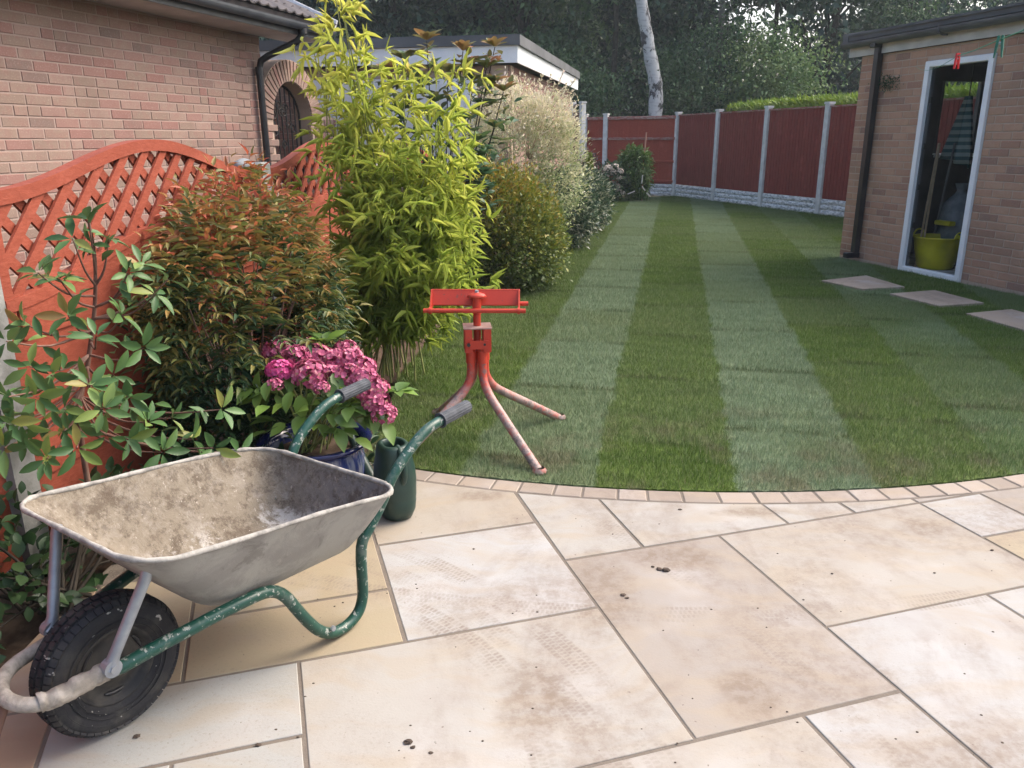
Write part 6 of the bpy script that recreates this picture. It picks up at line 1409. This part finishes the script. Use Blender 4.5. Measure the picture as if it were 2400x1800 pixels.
for k in range(12):
    c = F0 + FD * (1.6 + k) - FN * 1.1; b.tube([(*c, 0), (*c, 1.9)], .05, 6)
b.obj('trunks', BARK, hd_, smooth=True)
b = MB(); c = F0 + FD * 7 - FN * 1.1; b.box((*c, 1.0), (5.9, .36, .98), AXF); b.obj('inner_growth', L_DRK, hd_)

# ------------------------------------------------------------------ woodland
def crown_mesh(seed, mat, H, R, z0, ncl, per, leaf, name='crown', dr=.9):
    r = np.random.default_rng(seed); d = unit(r.normal(size=(ncl, 3))); rad = r.random(ncl) ** .45
    f = (d[:, 2] * .5 + .5); c = np.stack([d[:, 0] * R * rad, d[:, 1] * R * rad, z0 + (H - z0) * (0.5 + 0.5 * d[:, 2] * rad)], 1)
    cs = r.uniform(.4, 1.0, ncl)
    P = np.repeat(c, per, 0) + r.normal(size=(ncl * per, 3)) * np.repeat(cs, per)[:, None] * np.array([.70, .70, .26])
    D = r.normal(size=(ncl * per, 3)) + np.array([0, 0, -.35]); U_ = np.array([0, 0, 1.0]) * dr + r.normal(size=(ncl * per, 3)) * .6
    V, F = scatter(U_DIA, P, D, U_, r.uniform(.7, 1.25, ncl * per) * leaf, leaf * .55)
    return fast_mesh(name, V, F, mat), c
def trunk_mesh(seed, H, r0, mat, tips, straight=.3):
    r = np.random.default_rng(seed); p = [np.array([r.normal(0, straight * k / 6), r.normal(0, straight * k / 6), H * .85 * k / 6]) for k in range(7)]; p[0] = np.zeros(3)
    b = MB(); tk = spline(p, 3); b.tube(tk, list(np.linspace(r0, r0 * .25, len(tk))), 9)
    for t in tips[:14]:
        j = int(np.clip((t[2] / H - .12) * len(tk), 3, len(tk) - 2)); b.tube(spline([tk[j], (tk[j] + t) / 2 + np.array([0, 0, .2]), t], 3), list(np.linspace(r0 * .3, .02, 7)), 5, cap=False)
    return b.mesh('trunk', mat, True)
kinds = []
for i, (mat, H, R, z0, leaf) in enumerate(((L_TR1, 12.5, 3.0, 1.6, .30), (L_TR1, 13.5, 3.4, 2.6, .28), (L_TR2, 12, 2.8, 1.4, .26), (L_TR1, 11, 2.6, .9, .32))):
    cm, tips = crown_mesh(100 + i, mat, H, R, z0, 120, 75, leaf); kinds.append((cm, trunk_mesh(200 + i, H, .16 + .03 * i, BARK, tips)))
def copy_tree(x, y, kind, sc, rz, label, name='woodland_tree', group='trees of the wood beyond the fence'):
    cm, tm = kinds[kind]; t = bpy.data.objects.new(name, None); link(t, None, Matrix.Translation((x, y, 0)) @ Matrix.Rotation(rz, 4, 'Z') @ Matrix.Scale(sc, 4)); tag(t, label, 'tree', group)
    W_ = WM[t.name]
    for nm, me in (('crown', cm), ('trunk', tm)):
        o = bpy.data.objects.new(nm, me); col.objects.link(o); o.parent = t; WM[o.name] = W_
WOODL = 'dark leafy tree in the shaded wood beyond the gardens, merging with its neighbours'
k = 0
for row, (Y, x0_, x1_, st) in enumerate(((30, -15, 24, 4.4), (35, -17, 28, 3.8), (41, -20, 33, 3.8))):
    x = x0_
    while x < x1_:
        yy = Y + RNG.uniform(-1.2, 1.2); sc = RNG.uniform(.85, 1.15)
        bear = x / yy
        if .20 < bear < .56 and Y > 31 and RNG.random() < .85: x += st * .8; continue
        if bear > .50: sc *= .78
        copy_tree(x + RNG.uniform(-.8, .8), yy, int(RNG.choice([0, 1, 3, 2], p=[.35, .3, .25, .1])), sc, RNG.uniform(0, 6.3), WOODL); x += st * RNG.uniform(.8, 1.2); k += 1
# slim bare trunks that catch the light
for (px, Y, r, lb) in ((1670, 27.5, .13, 'slim grey trunk left of centre in the wood, right of the pale birch'), (1795, 28, .10, 'slim dark forked trunk above the middle of the hedge'), (1430, 29, .12, 'slim shaded trunk just left of the pale birch'), (1610, 30, .08, 'thin ivy clad trunk immediately right of the pale birch')):
    c = onY(px, 240, Y); b = MB(); x = c[0]
    tk = spline([(x, Y, 0), (x + .05, Y, 2.5), (x + .12, Y, 5), (x + .05, Y, 8), (x + .3, Y, 11)], 4); t = thing('slim_tree', (x, Y, 0), lb, 'tree'); b.tube(tk, list(np.linspace(r, r * .5, len(tk))), 9); b.obj('trunk', m_simple('grey_bark', (.10, .095, .08), (.17, .16, .14), 5, .95, bs=20, bst=.8) if px == 1670 else BARK, t, smooth=True)
    cm, tips = crown_mesh(int(px), L_TR2, 4.5, 1.3, -2.2, 45, 50, .16); o = bpy.data.objects.new('crown', cm); link(o, t, Matrix.Translation((x, Y, 8.6)))
# pale birch
bt = thing('silver_birch', (4.75, 25, 0), 'pale silver birch trunk leaning left above the back fence', 'tree')
pth = [np.array([onY(1530, 265, 25)[0] + .16, 25, 0]), onY(1537, 240, 25), onY(1535, 190, 25), onY(1522, 120, 25), onY(1512, 60, 25), onY(1503, 0, 25), onY(1495, -60, 25), onY(1475, -200, 25), onY(1480, -330, 25)]
pth[0][0] = pth[1][0] + .02; tk = spline(pth, 4); b = MB(); rr = [(.215 - .085 * i / len(tk)) * (1 + .07 * math.sin(i * 1.9)) for i in range(len(tk))]; b.tube(tk, rr, 18); b.obj('trunk', BIRCH, bt, smooth=True)
cm, tips = crown_mesh(55, L_TR2, 4.5, 2.6, -1.0, 90, 60, .13); o = bpy.data.objects.new('crown', cm); link(o, bt, Matrix.Translation((3.2, 25.3, 8.2)))
# lighter saplings under the wood edge
for i, (px, py, Y, R, H, lb) in enumerate(((1790, 150, 25.5, .95, 2.6, 'light green sapling with layered leaves above the left part of the hedge'), (1840, 200, 24.5, .9, 2.0, 'pale green sycamore sapling just above the hedge'), (1600, 190, 26.5, .9, 2.6, 'bushy green sapling immediately right of the birch trunk'), (1620, 230, 26, .9, 1.8, 'low bushy growth between the birch trunk and the hedge'), (1700, 100, 27, 1.1, 2.4, 'green sapling high behind the slim grey trunk'), (1380, 230, 26, .7, 1.5, 'small fresh green bush behind the back fence at its left end'), (1300, 200, 27, 1.0, 2.4, 'dark green sapling beyond the garage roof corner'), (2130, 50, 27, 1.7, 2.8, 'fresh green leafy crown above the outbuilding roof'), (1750, 230, 26, .8, 1.4, 'small pale green bush touching the hedge top'))):
    c = onY(px, py, Y); t = thing('sapling', (c[0], Y, 0), lb, 'tree', 'saplings at the edge of the wood')
    cm, tips = crown_mesh(300 + i, L_TR3 if i in (0, 1, 8) else L_TR2, H * .5, R, -H * .5, 60, 46, .13, dr=1.6); o = bpy.data.objects.new('crown', cm); link(o, t, Matrix.Translation((c[0], Y, c[2])))
    b = MB(); b.tube(spline([(c[0] - .1, Y, 0), (c[0], Y, c[2] * .6), (c[0] + .05, Y, c[2] + H * .3)], 4), list(np.linspace(.05, .015, 9)), 6); b.obj('trunk', BARK, t, smooth=True)
# the far mass of the wood
n = 42000; x = RNG.uniform(-34, 48, n); y = 50 + RNG.uniform(-3, 4, n); zt = 12 + 2.5 * np.sin(x * .35) + 1.5 * np.sin(x * 1.1 + 1) - np.clip(x - 9, 0, 6) * 1.15; z = RNG.random(n) * zt
hole = (np.sin(x * 1.7 + z * .9) * np.sin(z * 2.3 - x * .6) > .35) & (x > 4) & (z > 4.5)
P = np.stack([x, y, z], 1)[~hole]; V, F = scatter(U_DIA, P, rnd_dir(len(P)), rnd_dir(len(P)), .75, .5)
o = bpy.data.objects.new('distant_wood', fast_mesh('distant_wood', V, F, L_TR1)); link(o); tag(o, 'dark mass of distant woodland foliage closing the view', 'woodland', kind='stuff')

# ------------------------------------------------------------------ added haze: one even box round everything, imitating lens veil and lifting shadows
hz = NM('veil_haze')
pv_ = hz.n('VolumePrincipled', {'Color': (0.80, 0.90, 0.95, 1), 'Density': 0.0013, 'Anisotropy': 0.2})
hz.t.links.new(pv_.outputs['Volume'], hz.out.inputs['Volume'])
b = MB(); b.box((0, 60, 8.4), (95, 75, 9.6)); b.obj('haze', hz.m, kind='stuff')
